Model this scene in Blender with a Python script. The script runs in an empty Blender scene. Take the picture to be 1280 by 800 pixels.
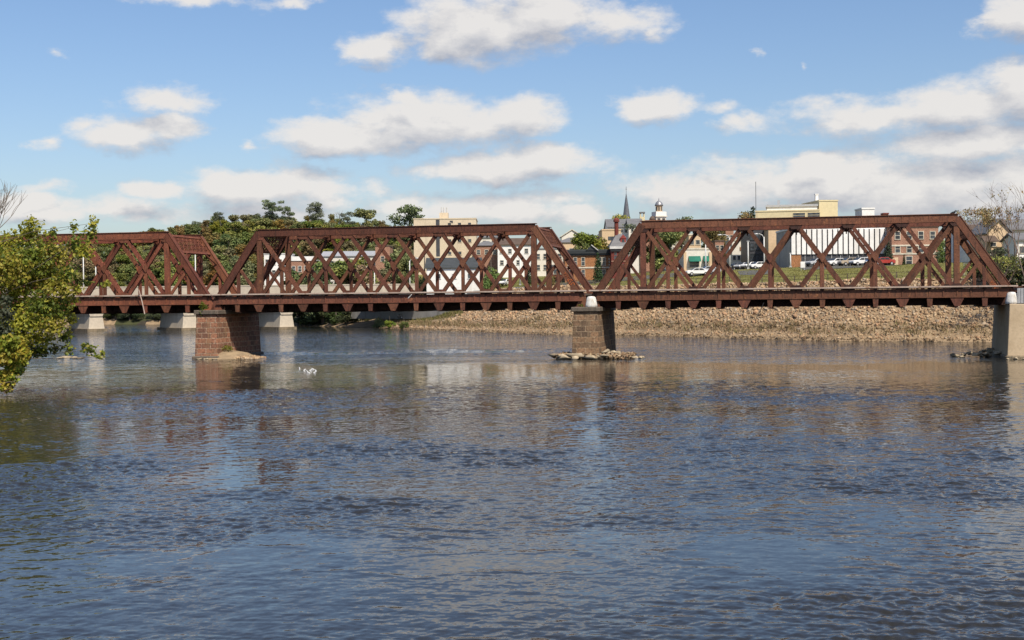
import bpy, bmesh, math, random
import numpy as np
from mathutils import Vector, Matrix
R = math.radians
random.seed(7)
scn = bpy.context.scene
COL = scn.collection

# ------------------------------------------------------------------ camera model (real camera, 47 mm)
F, HC = 1660.0, 6.25
PITCH, ROLL = math.atan(27.3 / F), 0.0100
_f = Vector((0, math.cos(PITCH), -math.sin(PITCH)))
_u0 = Vector((0, math.sin(PITCH), math.cos(PITCH)))
_r0 = Vector((1, 0, 0))
CR = math.cos(ROLL) * _r0 - math.sin(ROLL) * _u0
CU = math.sin(ROLL) * _r0 + math.cos(ROLL) * _u0
CAM = Vector((0, 0, HC))


def ray(px, py):
    return _f + CR * ((px - 640) / F) + CU * ((400 - py) / F)


def at(px, py, Y):
    """the world point at depth Y seen where the photograph has (px, py)"""
    d = ray(px, py)
    return CAM + d * (Y / d.y)


def proj(p):
    d = Vector(p) - CAM
    z = d.dot(_f)
    return 640 + F * d.dot(CR) / z, 400 - F * d.dot(CU) / z


cam = bpy.data.cameras.new('camera')
cam.sensor_width = 36.0
cam.lens = F / 1280 * 36.0
cam.clip_end = 12000
co = bpy.data.objects.new('camera', cam)
co.matrix_world = Matrix(((CR.x, CU.x, -_f.x, 0), (CR.y, CU.y, -_f.y, 0), (CR.z, CU.z, -_f.z, HC), (0, 0, 0, 1)))
COL.objects.link(co)
scn.camera = co

# ------------------------------------------------------------------ bookkeeping
def tag(o, label=None, cat=None, group=None, kind=None):
    if label: o['label'] = label
    if cat: o['category'] = cat
    if group: o['group'] = group
    if kind: o['kind'] = kind
    return o


def empty(name, loc, rz=0.0, label=None, cat=None, group=None):
    o = bpy.data.objects.new(name, None)
    o.empty_display_size = 0.3
    COL.objects.link(o)
    o.location = loc
    o.rotation_euler = (0, 0, rz)
    return tag(o, label, cat, group)


def link_mesh(name, me, parent=None):
    o = bpy.data.objects.new(name, me)
    COL.objects.link(o)
    if parent is not None:
        o.parent = parent
    return o


KIDS = {}


def copy_tree(o, parent=None):
    c = o.copy()
    COL.objects.link(c)
    c.parent = parent
    for ch in o.children:
        copy_tree(ch, c)
    return c


class MB:
    """collects the faces of ONE mesh"""
    def __init__(s):
        s.v, s.f, s.c = [], [], None

    def add(s, vs, fs):
        n = len(s.v)
        s.v += [tuple(p) for p in vs]
        s.f += [tuple(i + n for i in f) for f in fs]
        return s

    def box(s, x0, x1, y0, y1, z0, z1):
        return s.add([(x0, y0, z0), (x1, y0, z0), (x1, y1, z0), (x0, y1, z0), (x0, y0, z1), (x1, y0, z1), (x1, y1, z1), (x0, y1, z1)],
                     [(3, 2, 1, 0), (4, 5, 6, 7), (0, 1, 5, 4), (1, 2, 6, 5), (2, 3, 7, 6), (3, 0, 4, 7)])

    def beam(s, p, q, w, t, across=(0, 1, 0)):
        """bar from p to q: w wide in the plane, t thick along 'across'"""
        p, q = Vector(p), Vector(q)
        d = (q - p).normalized()
        a = Vector(across)
        a = (a - d * a.dot(d)).normalized()
        b = d.cross(a)
        vs = []
        for c in (p, q):
            for i, j in ((-1, -1), (1, -1), (1, 1), (-1, 1)):
                vs.append(c + b * (w / 2 * i) + a * (t / 2 * j))
        return s.add(vs, [(3, 2, 1, 0), (4, 5, 6, 7), (0, 1, 5, 4), (1, 2, 6, 5), (2, 3, 7, 6), (3, 0, 4, 7)])

    def prism(s, poly, y0, y1):
        """polygon in x,z pulled from y0 to y1"""
        n = len(poly)
        vs = [(x, y0, z) for x, z in poly] + [(x, y1, z) for x, z in poly]
        fs = [tuple(range(n)), tuple(range(2 * n - 1, n - 1, -1))]
        fs += [(i + n, (i + 1) % n + n, (i + 1) % n, i) for i in range(n)]
        return s.add(vs, fs)

    def prism_x(s, poly, x0, x1):
        n = len(poly)
        vs = [(x0, y, z) for y, z in poly] + [(x1, y, z) for y, z in poly]
        fs = [tuple(range(n)), tuple(range(2 * n - 1, n - 1, -1))]
        fs += [(i + n, (i + 1) % n + n, (i + 1) % n, i) for i in range(n)]
        return s.add(vs, fs)

    def frustum(s, b, t, z0, z1):
        """b, t = (x0,x1,y0,y1) rectangles"""
        vs = [(b[0], b[2], z0), (b[1], b[2], z0), (b[1], b[3], z0), (b[0], b[3], z0), (t[0], t[2], z1), (t[1], t[2], z1), (t[1], t[3], z1), (t[0], t[3], z1)]
        return s.add(vs, [(3, 2, 1, 0), (4, 5, 6, 7), (0, 1, 5, 4), (1, 2, 6, 5), (2, 3, 7, 6), (3, 0, 4, 7)])

    def lathe(s, prof, n=12, c=(0, 0), rot=0.0):
        """prof = [(r,z)...]"""
        vs, fs = [], []
        for r, z in prof:
            for k in range(n):
                a = rot + 2 * math.pi * k / n
                vs.append((c[0] + r * math.cos(a), c[1] + r * math.sin(a), z))
        for i in range(len(prof) - 1):
            for k in range(n):
                fs.append((i * n + k, i * n + (k + 1) % n, (i + 1) * n + (k + 1) % n, (i + 1) * n + k))
        fs.append(tuple(range(n - 1, -1, -1)))
        m = (len(prof) - 1) * n
        fs.append(tuple(m + k for k in range(n)))
        return s.add(vs, fs)

    def tube(s, pts, rad, n=6):
        pts = [Vector(p) for p in pts]
        if not hasattr(rad, '__len__'):
            rad = [rad] * len(pts)
        vs, fs = [], []
        ref = Vector((0.31, 0.2, 0.93))
        for i, p in enumerate(pts):
            d = (pts[min(i + 1, len(pts) - 1)] - pts[max(i - 1, 0)]).normalized()
            if abs(d.dot(ref)) > 0.95: ref = Vector((1, 0, 0))
            a = (ref - d * ref.dot(d)).normalized()
            b = d.cross(a)
            for k in range(n):
                t = 2 * math.pi * k / n
                vs.append(p + (a * math.cos(t) + b * math.sin(t)) * rad[i])
        for i in range(len(pts) - 1):
            for k in range(n):
                fs.append((i * n + k, i * n + (k + 1) % n, (i + 1) * n + (k + 1) % n, (i + 1) * n + k))
        fs.append(tuple(range(n - 1, -1, -1)))
        m = (len(pts) - 1) * n
        fs.append(tuple(m + k for k in range(n)))
        return s.add(vs, fs)

    def build(s, name, mat, parent=None, smooth=False, bevel=0.0):
        me = bpy.data.meshes.new(name)
        me.from_pydata(s.v, [], s.f)
        bm = bmesh.new()
        bm.from_mesh(me)
        bmesh.ops.recalc_face_normals(bm, faces=bm.faces)
        if bevel:
            bmesh.ops.bevel(bm, geom=list(bm.edges), offset=bevel, segments=1, affect='EDGES', profile=0.5)
        bm.to_mesh(me)
        bm.free()
        if smooth:
            me.polygons.foreach_set('use_smooth', [True] * len(me.polygons))
        me.materials.append(mat)
        return link_mesh(name, me, parent)


def np_mesh(name, V, Fq, mat, col=None, parent=None, smooth=False):
    """mesh from numpy: Fq an (n,k) index array; col an optional per-face colour (n,3)"""
    me = bpy.data.meshes.new(name)
    n, k = Fq.shape
    me.vertices.add(len(V))
    me.vertices.foreach_set('co', np.ascontiguousarray(V, dtype=np.float32).ravel())
    me.loops.add(n * k)
    me.loops.foreach_set('vertex_index', np.ascontiguousarray(Fq, dtype=np.int32).ravel())
    me.polygons.add(n)
    me.polygons.foreach_set('loop_start', np.arange(0, n * k, k, dtype=np.int32))
    me.polygons.foreach_set('loop_total', np.full(n, k, dtype=np.int32))
    if smooth:
        me.polygons.foreach_set('use_smooth', np.ones(n, dtype=bool))
    me.update(calc_edges=True)
    if col is not None:
        a = me.color_attributes.new('tint', 'FLOAT_COLOR', 'CORNER')
        c = np.ones((n, k, 4), dtype=np.float32)
        c[:, :, :3] = col[:, None, :]
        a.data.foreach_set('color', c.ravel())
    me.validate()
    if mat: me.materials.append(mat)
    return me if parent == 'mesh' else link_mesh(name, me, parent)

# ------------------------------------------------------------------ materials
class NT:
    def __init__(s, tree): s.t = tree
    def n(s, typ, **kw):
        o = s.t.nodes.new(typ)
        for k, v in kw.items():
            if k.startswith('i_'):
                key = k[2:]
                o.inputs[int(key) if key.isdigit() else key.replace('_', ' ')].default_value = v
            else: setattr(o, k, v)
        return o
    def l(s, a, b): s.t.links.new(a, b)
    def math(s, op, a, b=None, c=None, clamp=False):
        o = s.t.nodes.new('ShaderNodeMath'); o.operation = op; o.use_clamp = clamp
        for i, x in enumerate((a, b, c)):
            if x is None: continue
            if hasattr(x, 'is_output'): s.l(x, o.inputs[i])
            else: o.inputs[i].default_value = x
        return o.outputs[0]
    def vmath(s, op, a, b=None, c=None):
        o = s.t.nodes.new('ShaderNodeVectorMath'); o.operation = op
        for i, x in enumerate((a, b, c)):
            if x is None: continue
            if hasattr(x, 'is_output'): s.l(x, o.inputs[i])
            elif hasattr(x, '__len__'): o.inputs[i].default_value = x
            else: o.inputs[3].default_value = x
        return o.outputs['Value'] if op in ('LENGTH', 'DOT_PRODUCT', 'DISTANCE') else o.outputs[0]
    def noise(s, vec, scale, detail=3, rough=0.55, dist=0.0):
        o = s.n('ShaderNodeTexNoise')
        o.inputs['Scale'].default_value = scale; o.inputs['Detail'].default_value = detail
        o.inputs['Roughness'].default_value = rough; o.inputs['Distortion'].default_value = dist
        s.l(vec, o.inputs['Vector'])
        return o.outputs[0]
    def mix(s, fac, a, b, blend='MIX'):
        o = s.n('ShaderNodeMix', data_type='RGBA', blend_type=blend)
        for i, x in ((0, fac), (6, a), (7, b)):
            if hasattr(x, 'is_output'): s.l(x, o.inputs[i])
            elif i == 0: o.inputs[0].default_value = x
            else: o.inputs[i].default_value = (*x[:3], 1)
        return o.outputs[2]
    def ramp(s, x, a, b):
        o = s.n('ShaderNodeMapRange', interpolation_type='SMOOTHSTEP')
        o.inputs[1].default_value = a; o.inputs[2].default_value = b
        s.l(x, o.inputs[0])
        return o.outputs[0]
    def mapping(s, vec, scale=(1, 1, 1), rot=(0, 0, 0)):
        o = s.n('ShaderNodeMapping')
        o.inputs['Scale'].default_value = scale; o.inputs['Rotation'].default_value = rot
        s.l(vec, o.inputs['Vector'])
        return o.outputs[0]


def new_mat(name):
    m = bpy.data.materials.new(name)
    m.use_nodes = True
    t = NT(m.node_tree)
    b = m.node_tree.nodes['Principled BSDF']
    return m, t, b


def simple(name, col, col2=None, scale=1.0, rough=0.8, bump=0.0, metallic=0.0, stretch=(1, 1, 1), stain=None, spec=0.3):
    """two-tone weathered surface: broad noise between col and col2, fine grain, optional darker run-off stain colour"""
    m, t, b = new_mat(name)
    tc = t.n('ShaderNodeTexCoord').outputs['Object']
    v = t.mapping(tc, stretch)
    col2 = col2 or tuple(c * 0.72 for c in col)
    n1 = t.noise(v, scale, 5, 0.6)
    c = t.mix(t.ramp(n1, 0.33, 0.67), col, col2)
    n2 = t.noise(v, scale * 9, 3)
    c = t.mix(t.math('MULTIPLY', t.ramp(n2, 0.3, 0.75), 0.28), c, tuple(x * 0.55 for x in col2))
    if stain:
        n3 = t.noise(t.mapping(tc, (stretch[0] * 1.0, stretch[1] * 1.0, stretch[2] * 0.12)), scale * 2.2, 4)
        c = t.mix(t.ramp(n3, 0.55, 0.72), c, stain)
    t.l(c, b.inputs['Base Color'])
    b.inputs['Roughness'].default_value = rough
    b.inputs['Metallic'].default_value = metallic
    b.inputs['Specular IOR Level'].default_value = spec
    if bump:
        bp = t.n('ShaderNodeBump', i_Distance=bump)
        t.l(n2, bp.inputs['Height']); t.l(bp.outputs[0], b.inputs['Normal'])
    return m


def blocks(name, c1, c2, mortar, bw, bh, stain, rough=0.9):
    """coursed masonry, laid in the object's own x/z on faces that look along y and in y/z on the others"""
    m, t, b = new_mat(name)
    tc = t.n('ShaderNodeTexCoord')
    sp = t.n('ShaderNodeSeparateXYZ'); t.l(tc.outputs['Object'], sp.inputs[0])
    sn = t.n('ShaderNodeSeparateXYZ'); t.l(tc.outputs['Normal'], sn.inputs[0])
    side = t.math('GREATER_THAN', t.math('ABSOLUTE', sn.outputs[0]), 0.6)
    mx = t.n('ShaderNodeMix', data_type='FLOAT')
    t.l(side, mx.inputs[0]); t.l(sp.outputs[0], mx.inputs[2]); t.l(sp.outputs[1], mx.inputs[3])
    cv = t.n('ShaderNodeCombineXYZ'); t.l(mx.outputs[0], cv.inputs[0]); t.l(sp.outputs[2], cv.inputs[1])
    wn = t.n('ShaderNodeTexNoise', i_Scale=1.1); t.l(tc.outputs['Object'], wn.inputs['Vector'])
    vv = t.vmath('ADD', cv.outputs[0], t.vmath('MULTIPLY', t.vmath('SUBTRACT', wn.outputs[1], (0.5, 0.5, 0.5)), (0.16, 0.10, 0.0)))
    br = t.n('ShaderNodeTexBrick', offset=0.5, squash=1.0)
    br.inputs['Color1'].default_value = (*c1, 1); br.inputs['Color2'].default_value = (*c2, 1); br.inputs['Mortar'].default_value = (*mortar, 1)
    br.inputs['Scale'].default_value = 1.0; br.inputs['Mortar Size'].default_value = 0.035 * bh / 0.5; br.inputs['Mortar Smooth'].default_value = 0.3
    br.inputs['Bias'].default_value = 0.0; br.inputs['Brick Width'].default_value = bw; br.inputs['Row Height'].default_value = bh
    t.l(vv, br.inputs['Vector'])
    n1 = t.noise(tc.outputs['Object'], 0.9, 5, 0.65)
    n2 = t.noise(tc.outputs['Object'], 5.0, 4, 0.6)
    c = t.mix(t.math('MULTIPLY', t.ramp(n1, 0.42, 0.66), 0.55), br.outputs[0], stain)
    c = t.mix(t.math('MULTIPLY', t.ramp(n2, 0.42, 0.66), 0.6), c, tuple(x * 0.38 for x in c2))
    n4 = t.noise(t.mapping(tc.outputs['Object'], (1.6, 1.6, 0.22)), 1.2, 5, 0.65)
    c = t.mix(t.math('MULTIPLY', t.ramp(n4, 0.55, 0.68), 0.55), c, tuple(x * 1.5 for x in stain))
    t.l(c, b.inputs['Base Color'])
    b.inputs['Roughness'].default_value = rough
    b.inputs['Specular IOR Level'].default_value = 0.2
    h = t.math('ADD', t.math('MULTIPLY', br.outputs[1], -0.6), t.math('MULTIPLY', n2, 0.9))
    bp = t.n('ShaderNodeBump', i_Distance=0.06)
    t.l(h, bp.inputs['Height']); t.l(bp.outputs[0], b.inputs['Normal'])
    return m


def tinted(name, rough=0.9, trans=0.0, vary=0.25, scale=3.0, spec=0.2, objrand=0.0, mul=1.0):
    """colour from the mesh's own per-face tint, with grain; trans = light let through (leaves)"""
    m, t, b = new_mat(name)
    a = t.n('ShaderNodeVertexColor', layer_name='tint').outputs[0]
    tc = t.n('ShaderNodeTexCoord').outputs['Object']
    n = t.noise(tc, scale, 3)
    c = t.mix(t.math('MULTIPLY', t.ramp(n, 0.3, 0.7), vary), a, (0.02, 0.018, 0.012))
    if objrand:
        oi = t.n('ShaderNodeObjectInfo').outputs['Random']
        hs = t.n('ShaderNodeHueSaturation')
        t.l(c, hs.inputs['Color'])
        t.l(t.math('ADD', t.math('MULTIPLY', oi, 0.045), 0.485), hs.inputs['Hue'])
        r2 = t.math('FRACT', t.math('MULTIPLY', oi, 17.3))
        t.l(t.math('ADD', t.math('MULTIPLY', r2, 0.5), 0.88), hs.inputs['Value'])
        r3 = t.math('FRACT', t.math('MULTIPLY', oi, 31.7))
        t.l(t.math('ADD', t.math('MULTIPLY', r3, 0.45), 0.75), hs.inputs['Saturation'])
        c = hs.outputs[0]
    t.l(c, b.inputs['Base Color'])
    b.inputs['Roughness'].default_value = rough
    b.inputs['Specular IOR Level'].default_value = spec
    if trans:
        tr = t.n('ShaderNodeBsdfTranslucent'); t.l(c, tr.inputs[0])
        ms = t.n('ShaderNodeMixShader', i_0=trans)
        t.l(b.outputs[0], ms.inputs[1]); t.l(tr.outputs[0], ms.inputs[2])
        t.l(ms.outputs[0], m.node_tree.nodes['Material Output'].inputs[0])
    return m


M = {}
def rust(name, a, b_, c_):
    m, t, b = new_mat(name)
    tc = t.n('ShaderNodeTexCoord').outputs['Object']
    n1 = t.noise(tc, 0.45, 6, 0.7)
    n2 = t.noise(t.mapping(tc, (2.6, 2.6, 0.4)), 1.5, 6, 0.7)
    n3 = t.noise(tc, 6.0, 5, 0.65)
    c = t.mix(t.ramp(n1, 0.38, 0.62), a, b_)
    c = t.mix(t.math('MULTIPLY', t.ramp(n2, 0.47, 0.66), 0.85), c, c_)
    c = t.mix(t.math('MULTIPLY', t.ramp(t.noise(tc, 1.9, 6, 0.72), 0.55, 0.70), 0.7), c, (b_[0] * 1.75, b_[1] * 1.75, b_[2] * 1.3))
    c = t.mix(t.math('MULTIPLY', t.ramp(n3, 0.50, 0.74), 0.65), c, tuple(x * 0.35 for x in a))
    oi = t.n('ShaderNodeObjectInfo').outputs['Random']
    hs = t.n('ShaderNodeHueSaturation'); t.l(c, hs.inputs['Color'])
    t.l(t.math('ADD', t.math('MULTIPLY', oi, 0.55), 0.74), hs.inputs['Value'])
    t.l(t.math('ADD', t.math('MULTIPLY', t.math('FRACT', t.math('MULTIPLY', oi, 13.7)), 0.014), 0.497), hs.inputs['Hue'])
    t.l(hs.outputs[0], b.inputs['Base Color'])
    b.inputs['Roughness'].default_value = 0.7
    b.inputs['Specular IOR Level'].default_value = 0.25
    bp = t.n('ShaderNodeBump', i_Distance=0.03)
    t.l(n3, bp.inputs['Height']); t.l(bp.outputs[0], b.inputs['Normal'])
    return m

M['rust_red'] = rust('rust_red_steel', (0.128, 0.040, 0.025), (0.172, 0.057, 0.034), (0.066, 0.027, 0.018))
M['rust_brown'] = rust('rust_brown_steel', (0.104, 0.038, 0.024), (0.140, 0.053, 0.033), (0.055, 0.027, 0.019))
M['rust_dark'] = rust('rust_dark_steel', (0.045, 0.021, 0.017), (0.060, 0.026, 0.020), (0.030, 0.016, 0.013))
M['rust_orange'] = rust('rust_orange_steel', (0.24, 0.075, 0.035), (0.19, 0.06, 0.04), (0.12, 0.04, 0.03))
M['timber'] = simple('weathered_timber', (0.14, 0.11, 0.085), scale=1.5, stretch=(1, 6, 1))
M['strip'] = simple('pale_galvanised_trough', (0.46, 0.37, 0.31), (0.36, 0.27, 0.215), scale=0.8, rough=0.5, stain=(0.26, 0.16, 0.11))
M['white_stone'] = simple('white_painted_stone', (0.74, 0.73, 0.70), (0.58, 0.56, 0.51), scale=2.5, rough=0.9, bump=0.05, stain=(0.42, 0.38, 0.31))
M['concrete_wet'] = simple('waterline_concrete', (0.26, 0.20, 0.13), (0.15, 0.12, 0.08), scale=1.2, bump=0.03, stain=(0.09, 0.075, 0.05))
M['stone_red'] = blocks('red_sandstone_blocks', (0.37, 0.17, 0.10), (0.155, 0.078, 0.055), (0.46, 0.34, 0.24), 1.05, 0.56, (0.19, 0.115, 0.062))
M['stone_grey'] = blocks('grey_brown_stone_blocks', (0.29, 0.175, 0.10), (0.105, 0.072, 0.05), (0.36, 0.265, 0.17), 0.95, 0.56, (0.16, 0.112, 0.068))
M['cap_stone'] = simple('coping_stone', (0.16, 0.125, 0.095), (0.11, 0.09, 0.07), scale=1.6, bump=0.05, stain=(0.07, 0.06, 0.045))
M['concrete'] = simple('pale_concrete', (0.50, 0.39, 0.26), (0.42, 0.32, 0.205), scale=0.5, bump=0.01, stain=(0.27, 0.20, 0.13), rough=0.9)
M['concrete_road'] = simple('cream_concrete', (0.52, 0.45, 0.35), (0.44, 0.38, 0.30), scale=0.3, stain=(0.34, 0.29, 0.22))
M['concrete_grey'] = simple('grey_concrete', (0.36, 0.345, 0.32), (0.30, 0.29, 0.27), scale=0.3, stain=(0.2, 0.19, 0.17))
M['rock'] = tinted('quarry_stone', vary=0.35, scale=2.5)
M['leaf_near'] = tinted('broad_leaves', rough=0.55, trans=0.45, vary=0.15, spec=0.3)
M['leaf_far'] = tinted('tree_foliage', rough=0.8, trans=0.2, vary=0.2, scale=0.4, objrand=1.0)
M['leaf_shrub'] = tinted('shrub_foliage', rough=0.8, trans=0.2, vary=0.2, scale=0.4)
M['weed'] = tinted('dry_weed_blades', rough=0.9, trans=0.2, vary=0.2)
M['bark'] = simple('grey_bark', (0.17, 0.14, 0.11), (0.10, 0.082, 0.065), scale=2.0, bump=0.03, stretch=(1, 1, 0.3))
M['bark_pale'] = simple('pale_mottled_bark', (0.36, 0.31, 0.25), (0.22, 0.18, 0.13), scale=2.0, bump=0.03)
M['twig'] = simple('reddish_twigs', (0.20, 0.14, 0.11), (0.14, 0.10, 0.08), scale=2.0)
M['metal_grey'] = simple('galvanised_metal', (0.52, 0.52, 0.52), (0.42, 0.42, 0.42), scale=2, rough=0.45, metallic=0.3)
M['metal_dark'] = simple('dark_metal', (0.05, 0.05, 0.052), scale=2, rough=0.5)
M['pole_white'] = simple('pale_pole_paint', (0.66, 0.66, 0.64), (0.55, 0.55, 0.53), scale=1, rough=0.45)
M['white'] = simple('white_painted_wall', (0.80, 0.79, 0.76), (0.72, 0.71, 0.68), scale=0.2, rough=0.8, stain=(0.62, 0.60, 0.56))
M['offwhite'] = simple('offwhite_wall', (0.70, 0.66, 0.58), (0.62, 0.58, 0.50), scale=0.2, rough=0.85, stain=(0.5, 0.46, 0.4))
M['beige'] = simple('beige_brick_wall', (0.62, 0.52, 0.38), (0.56, 0.47, 0.34), scale=0.2, rough=0.9, stain=(0.48, 0.40, 0.29))
M['yellow'] = simple('cream_yellow_brick_wall', (0.66, 0.57, 0.35), (0.61, 0.52, 0.32), scale=0.15, rough=0.9, stain=(0.52, 0.44, 0.28))
M['tan'] = simple('tan_wall', (0.60, 0.44, 0.28), (0.54, 0.40, 0.25), scale=0.2, rough=0.9, stain=(0.44, 0.33, 0.22))
M['orange_brick'] = blocks('orange_brick_wall', (0.46, 0.21, 0.09), (0.38, 0.17, 0.075), (0.36, 0.24, 0.16), 0.5, 0.16, (0.33, 0.17, 0.09))
M['pink_brick'] = blocks('salmon_brick_wall', (0.46, 0.25, 0.17), (0.40, 0.215, 0.145), (0.42, 0.30, 0.23), 0.5, 0.16, (0.30, 0.17, 0.12))
M['red_brick'] = blocks('dark_red_brick_wall', (0.24, 0.062, 0.047), (0.19, 0.05, 0.04), (0.2, 0.10, 0.08), 0.4, 0.14, (0.15, 0.045, 0.035))
M['dark_wall'] = simple('dark_glass_and_stone_wall', (0.07, 0.072, 0.08), (0.05, 0.05, 0.055), scale=0.4, rough=0.5)
M['slate'] = simple('grey_slate_roof', (0.17, 0.17, 0.175), (0.13, 0.13, 0.135), scale=0.6, rough=0.7, stretch=(1, 1, 4))
M['slate_dark'] = simple('dark_slate_roof', (0.06, 0.065, 0.068), (0.045, 0.05, 0.05), scale=0.6, rough=0.6)
M['roof_brown'] = simple('brown_shingle_roof', (0.12, 0.085, 0.065), scale=0.8)
M['roof_white'] = simple('pale_roof_sheet', (0.62, 0.61, 0.58), scale=0.4)
M['cornice'] = simple('dark_painted_cornice', (0.035, 0.04, 0.042), scale=1.0, rough=0.5)
M['trim'] = simple('cream_trim', (0.66, 0.60, 0.48), scale=1.0)
M['red_trim'] = simple('red_painted_trim', (0.30, 0.06, 0.05), scale=1.0)
M['awning'] = simple('green_awning_cloth', (0.02, 0.16, 0.11), scale=1.0)
M['dome'] = simple('silver_dome_metal', (0.34, 0.34, 0.36), scale=2.0, rough=0.4, metallic=0.4)
M['spire'] = simple('spire_slate', (0.13, 0.14, 0.16), (0.10, 0.10, 0.115), scale=1.0, rough=0.5)
M['asphalt'] = simple('asphalt', (0.11, 0.108, 0.102), (0.085, 0.083, 0.08), scale=0.3)
M['sidewalk'] = simple('concrete_paving', (0.36, 0.33, 0.28), scale=0.5)
M['rubber'] = simple('black_rubber', (0.018, 0.018, 0.018), scale=3)
M['graffiti'] = simple('orange_spray_paint', (0.62, 0.17, 0.04), (0.5, 0.13, 0.04), scale=4)
M['graffiti_pale'] = simple('pale_spray_paint', (0.55, 0.42, 0.32), scale=4)
M['feather'] = simple('white_feathers', (0.70, 0.70, 0.69), (0.52, 0.53, 0.55), scale=6)
M['crow'] = simple('black_feathers', (0.015, 0.015, 0.018), scale=6)
M['sign_white'] = simple('white_sign_panel', (0.78, 0.78, 0.76), scale=1)
M['hedge'] = M['leaf_shrub']


def glass(name, col=(0.03, 0.035, 0.04)):
    m, t, b = new_mat(name)
    tc = t.n('ShaderNodeTexCoord').outputs['Object']
    n = t.noise(tc, 0.7, 2)
    t.l(t.mix(t.ramp(n, 0.4, 0.6), col, tuple(x * 2.2 for x in col)), b.inputs['Base Color'])
    b.inputs['Roughness'].default_value = 0.12
    b.inputs['Specular IOR Level'].default_value = 0.5
    return m
M['glass'] = glass('window_glass')


def paint(name, col):
    m, t, b = new_mat(name)
    tc = t.n('ShaderNodeTexCoord').outputs['Object']
    n = t.noise(tc, 2.0, 2)
    t.l(t.mix(t.math('MULTIPLY', n, 0.25), col, tuple(x * 0.7 for x in col)), b.inputs['Base Color'])
    b.inputs['Roughness'].default_value = 0.3
    b.inputs['Coat Weight'].default_value = 0.4
    return m
for k, c in dict(car_white=(0.75, 0.75, 0.74), car_silver=(0.42, 0.43, 0.45), car_black=(0.02, 0.02, 0.022), car_blue=(0.06, 0.10, 0.2), car_red=(0.35, 0.04, 0.03), car_tan=(0.4, 0.33, 0.24), car_grey=(0.16, 0.16, 0.17)).items():
    M[k] = paint(k + '_paint', c)
# ------------------------------------------------------------------ terrain
FAR = np.array([(900, 10), (400, 60), (250, 100), (120, 146), (75, 163), (61, 171), (43.6, 181), (36.7, 190), (17.9, 220), (8, 224), (-15.9, 264), (-28, 290), (-37, 303), (-52, 330), (-96, 368), (-112, 372), (-300, 385), (-900, 430), (-2500, 500)], float)
LEFT = np.array([(-14, -90), (-17, 10), (-22, 30), (-35, 62), (-42, 92), (-49, 118), (-53, 140), (-57, 150), (-72, 158), (-98, 188), (-142, 228), (-222, 262), (-500, 325), (-1200, 350), (-2500, 380)], float)


def sdist(P, poly, side):
    """signed distance to a shoreline, positive on land"""
    P = np.asarray(P, float).reshape(-1, 2)
    best = np.full(len(P), 1e18); sg = np.zeros(len(P))
    for a, b in zip(poly[:-1], poly[1:]):
        d = b - a
        t = np.clip(((P - a) @ d) / (d @ d), 0, 1)
        q = a + t[:, None] * d
        r = P - q
        dist = (r ** 2).sum(1)
        nrm = np.array((d[1], -d[0])) * side
        s = r @ nrm
        m = dist < best
        best[m] = dist[m]; sg[m] = np.sign(s[m])
    return np.sqrt(best) * np.where(sg == 0, 1, sg)


def wob(x, y, k=1.0):
    return np.sin(x * 0.31 * k + 1.3 * np.sin(y * 0.23 * k)) * 0.5 + np.sin(y * 0.47 * k + 0.9 * np.sin(x * 0.4 * k + 2)) * 0.5


def ground_xy(x, y):
    x = np.asarray(x, float).ravel(); y = np.asarray(y, float).ravel()
    P = np.stack([x, y], 1)
    d = sdist(P, FAR, 1)
    pl = np.clip((-x - 3) / 14, 0, 1)           # further upstream the bank is lower and greener
    z = np.interp(d, [-40, -6, 0, 2.2, 14, 20, 46, 90, 170, 330, 3000], [-3, -2.0, 0, 0.9, 8.2, 8.4, 11.4, 11.9, 16, 20, 24])
    zl = np.interp(d, [-40, -6, 0, 3, 9, 19, 20, 34, 90, 170, 330, 3000], [-3, -2.0, 0, 1.0, 2.1, 2.7, 5.0, 8.2, 12, 18, 22, 24])
    z = z * (1 - pl) + zl * pl
    z += 16 * np.exp(-(((x + 100) / 85) ** 2 + ((y - 560) / 110) ** 2)) * (d > 0)
    z += np.where(d > 2, wob(x, y, 0.5) * 0.12, 0)
    e = sdist(P, LEFT, -1)
    zz = np.interp(e, [-40, -6, 0, 2, 12, 40, 400], [-3, -2.0, 0, 0.8, 4.2, 6.4, 9])
    zz += np.where(e > 1, wob(x, y, 0.8) * 0.25, 0)
    return np.maximum(z, zz), d, e


def gz(x, y):
    return float(ground_xy([x], [y])[0][0])


def axis(parts):
    return np.unique(np.concatenate([np.arange(a, b, s) for a, b, s in parts]))
gx = axis([(-2600, -400, 60), (-400, -140, 8), (-140, 110, 1.6), (110, 400, 8), (400, 2600, 60)])
gy = axis([(-140, 20, 10), (20, 130, 2.5), (130, 320, 1.6), (320, 600, 5), (600, 1200, 40), (1200, 4200, 200)])
GX, GY = np.meshgrid(gx, gy)
GZ, GD, GE = ground_xy(GX, GY)
nx, ny = len(gx), len(gy)
idx = np.arange(nx * ny).reshape(ny, nx)
Q = np.stack([idx[:-1, :-1], idx[:-1, 1:], idx[1:, 1:], idx[1:, :-1]], -1).reshape(-1, 4)
V = np.stack([GX.ravel(), GY.ravel(), GZ], 1)
fd = GD[Q].mean(1); fe = GE[Q].mean(1); fx = GX.ravel()[Q].mean(1); fz = GZ[Q].mean(1)
C = np.tile(np.array((0.195, 0.185, 0.055)), (len(Q), 1))               # grass
C[(fd < 14.5)] = (0.30, 0.215, 0.13)                                     # stone and gravel of the bank
C[(fd >= 14.5) & (fd < 19.5)] = (0.27, 0.21, 0.13)                       # gravel path on top
low = (fx < -12) & (fd < 30) & (fe < -1)
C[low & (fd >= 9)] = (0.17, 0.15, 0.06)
C[(fd > 90)] = (0.10, 0.095, 0.05)
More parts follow.
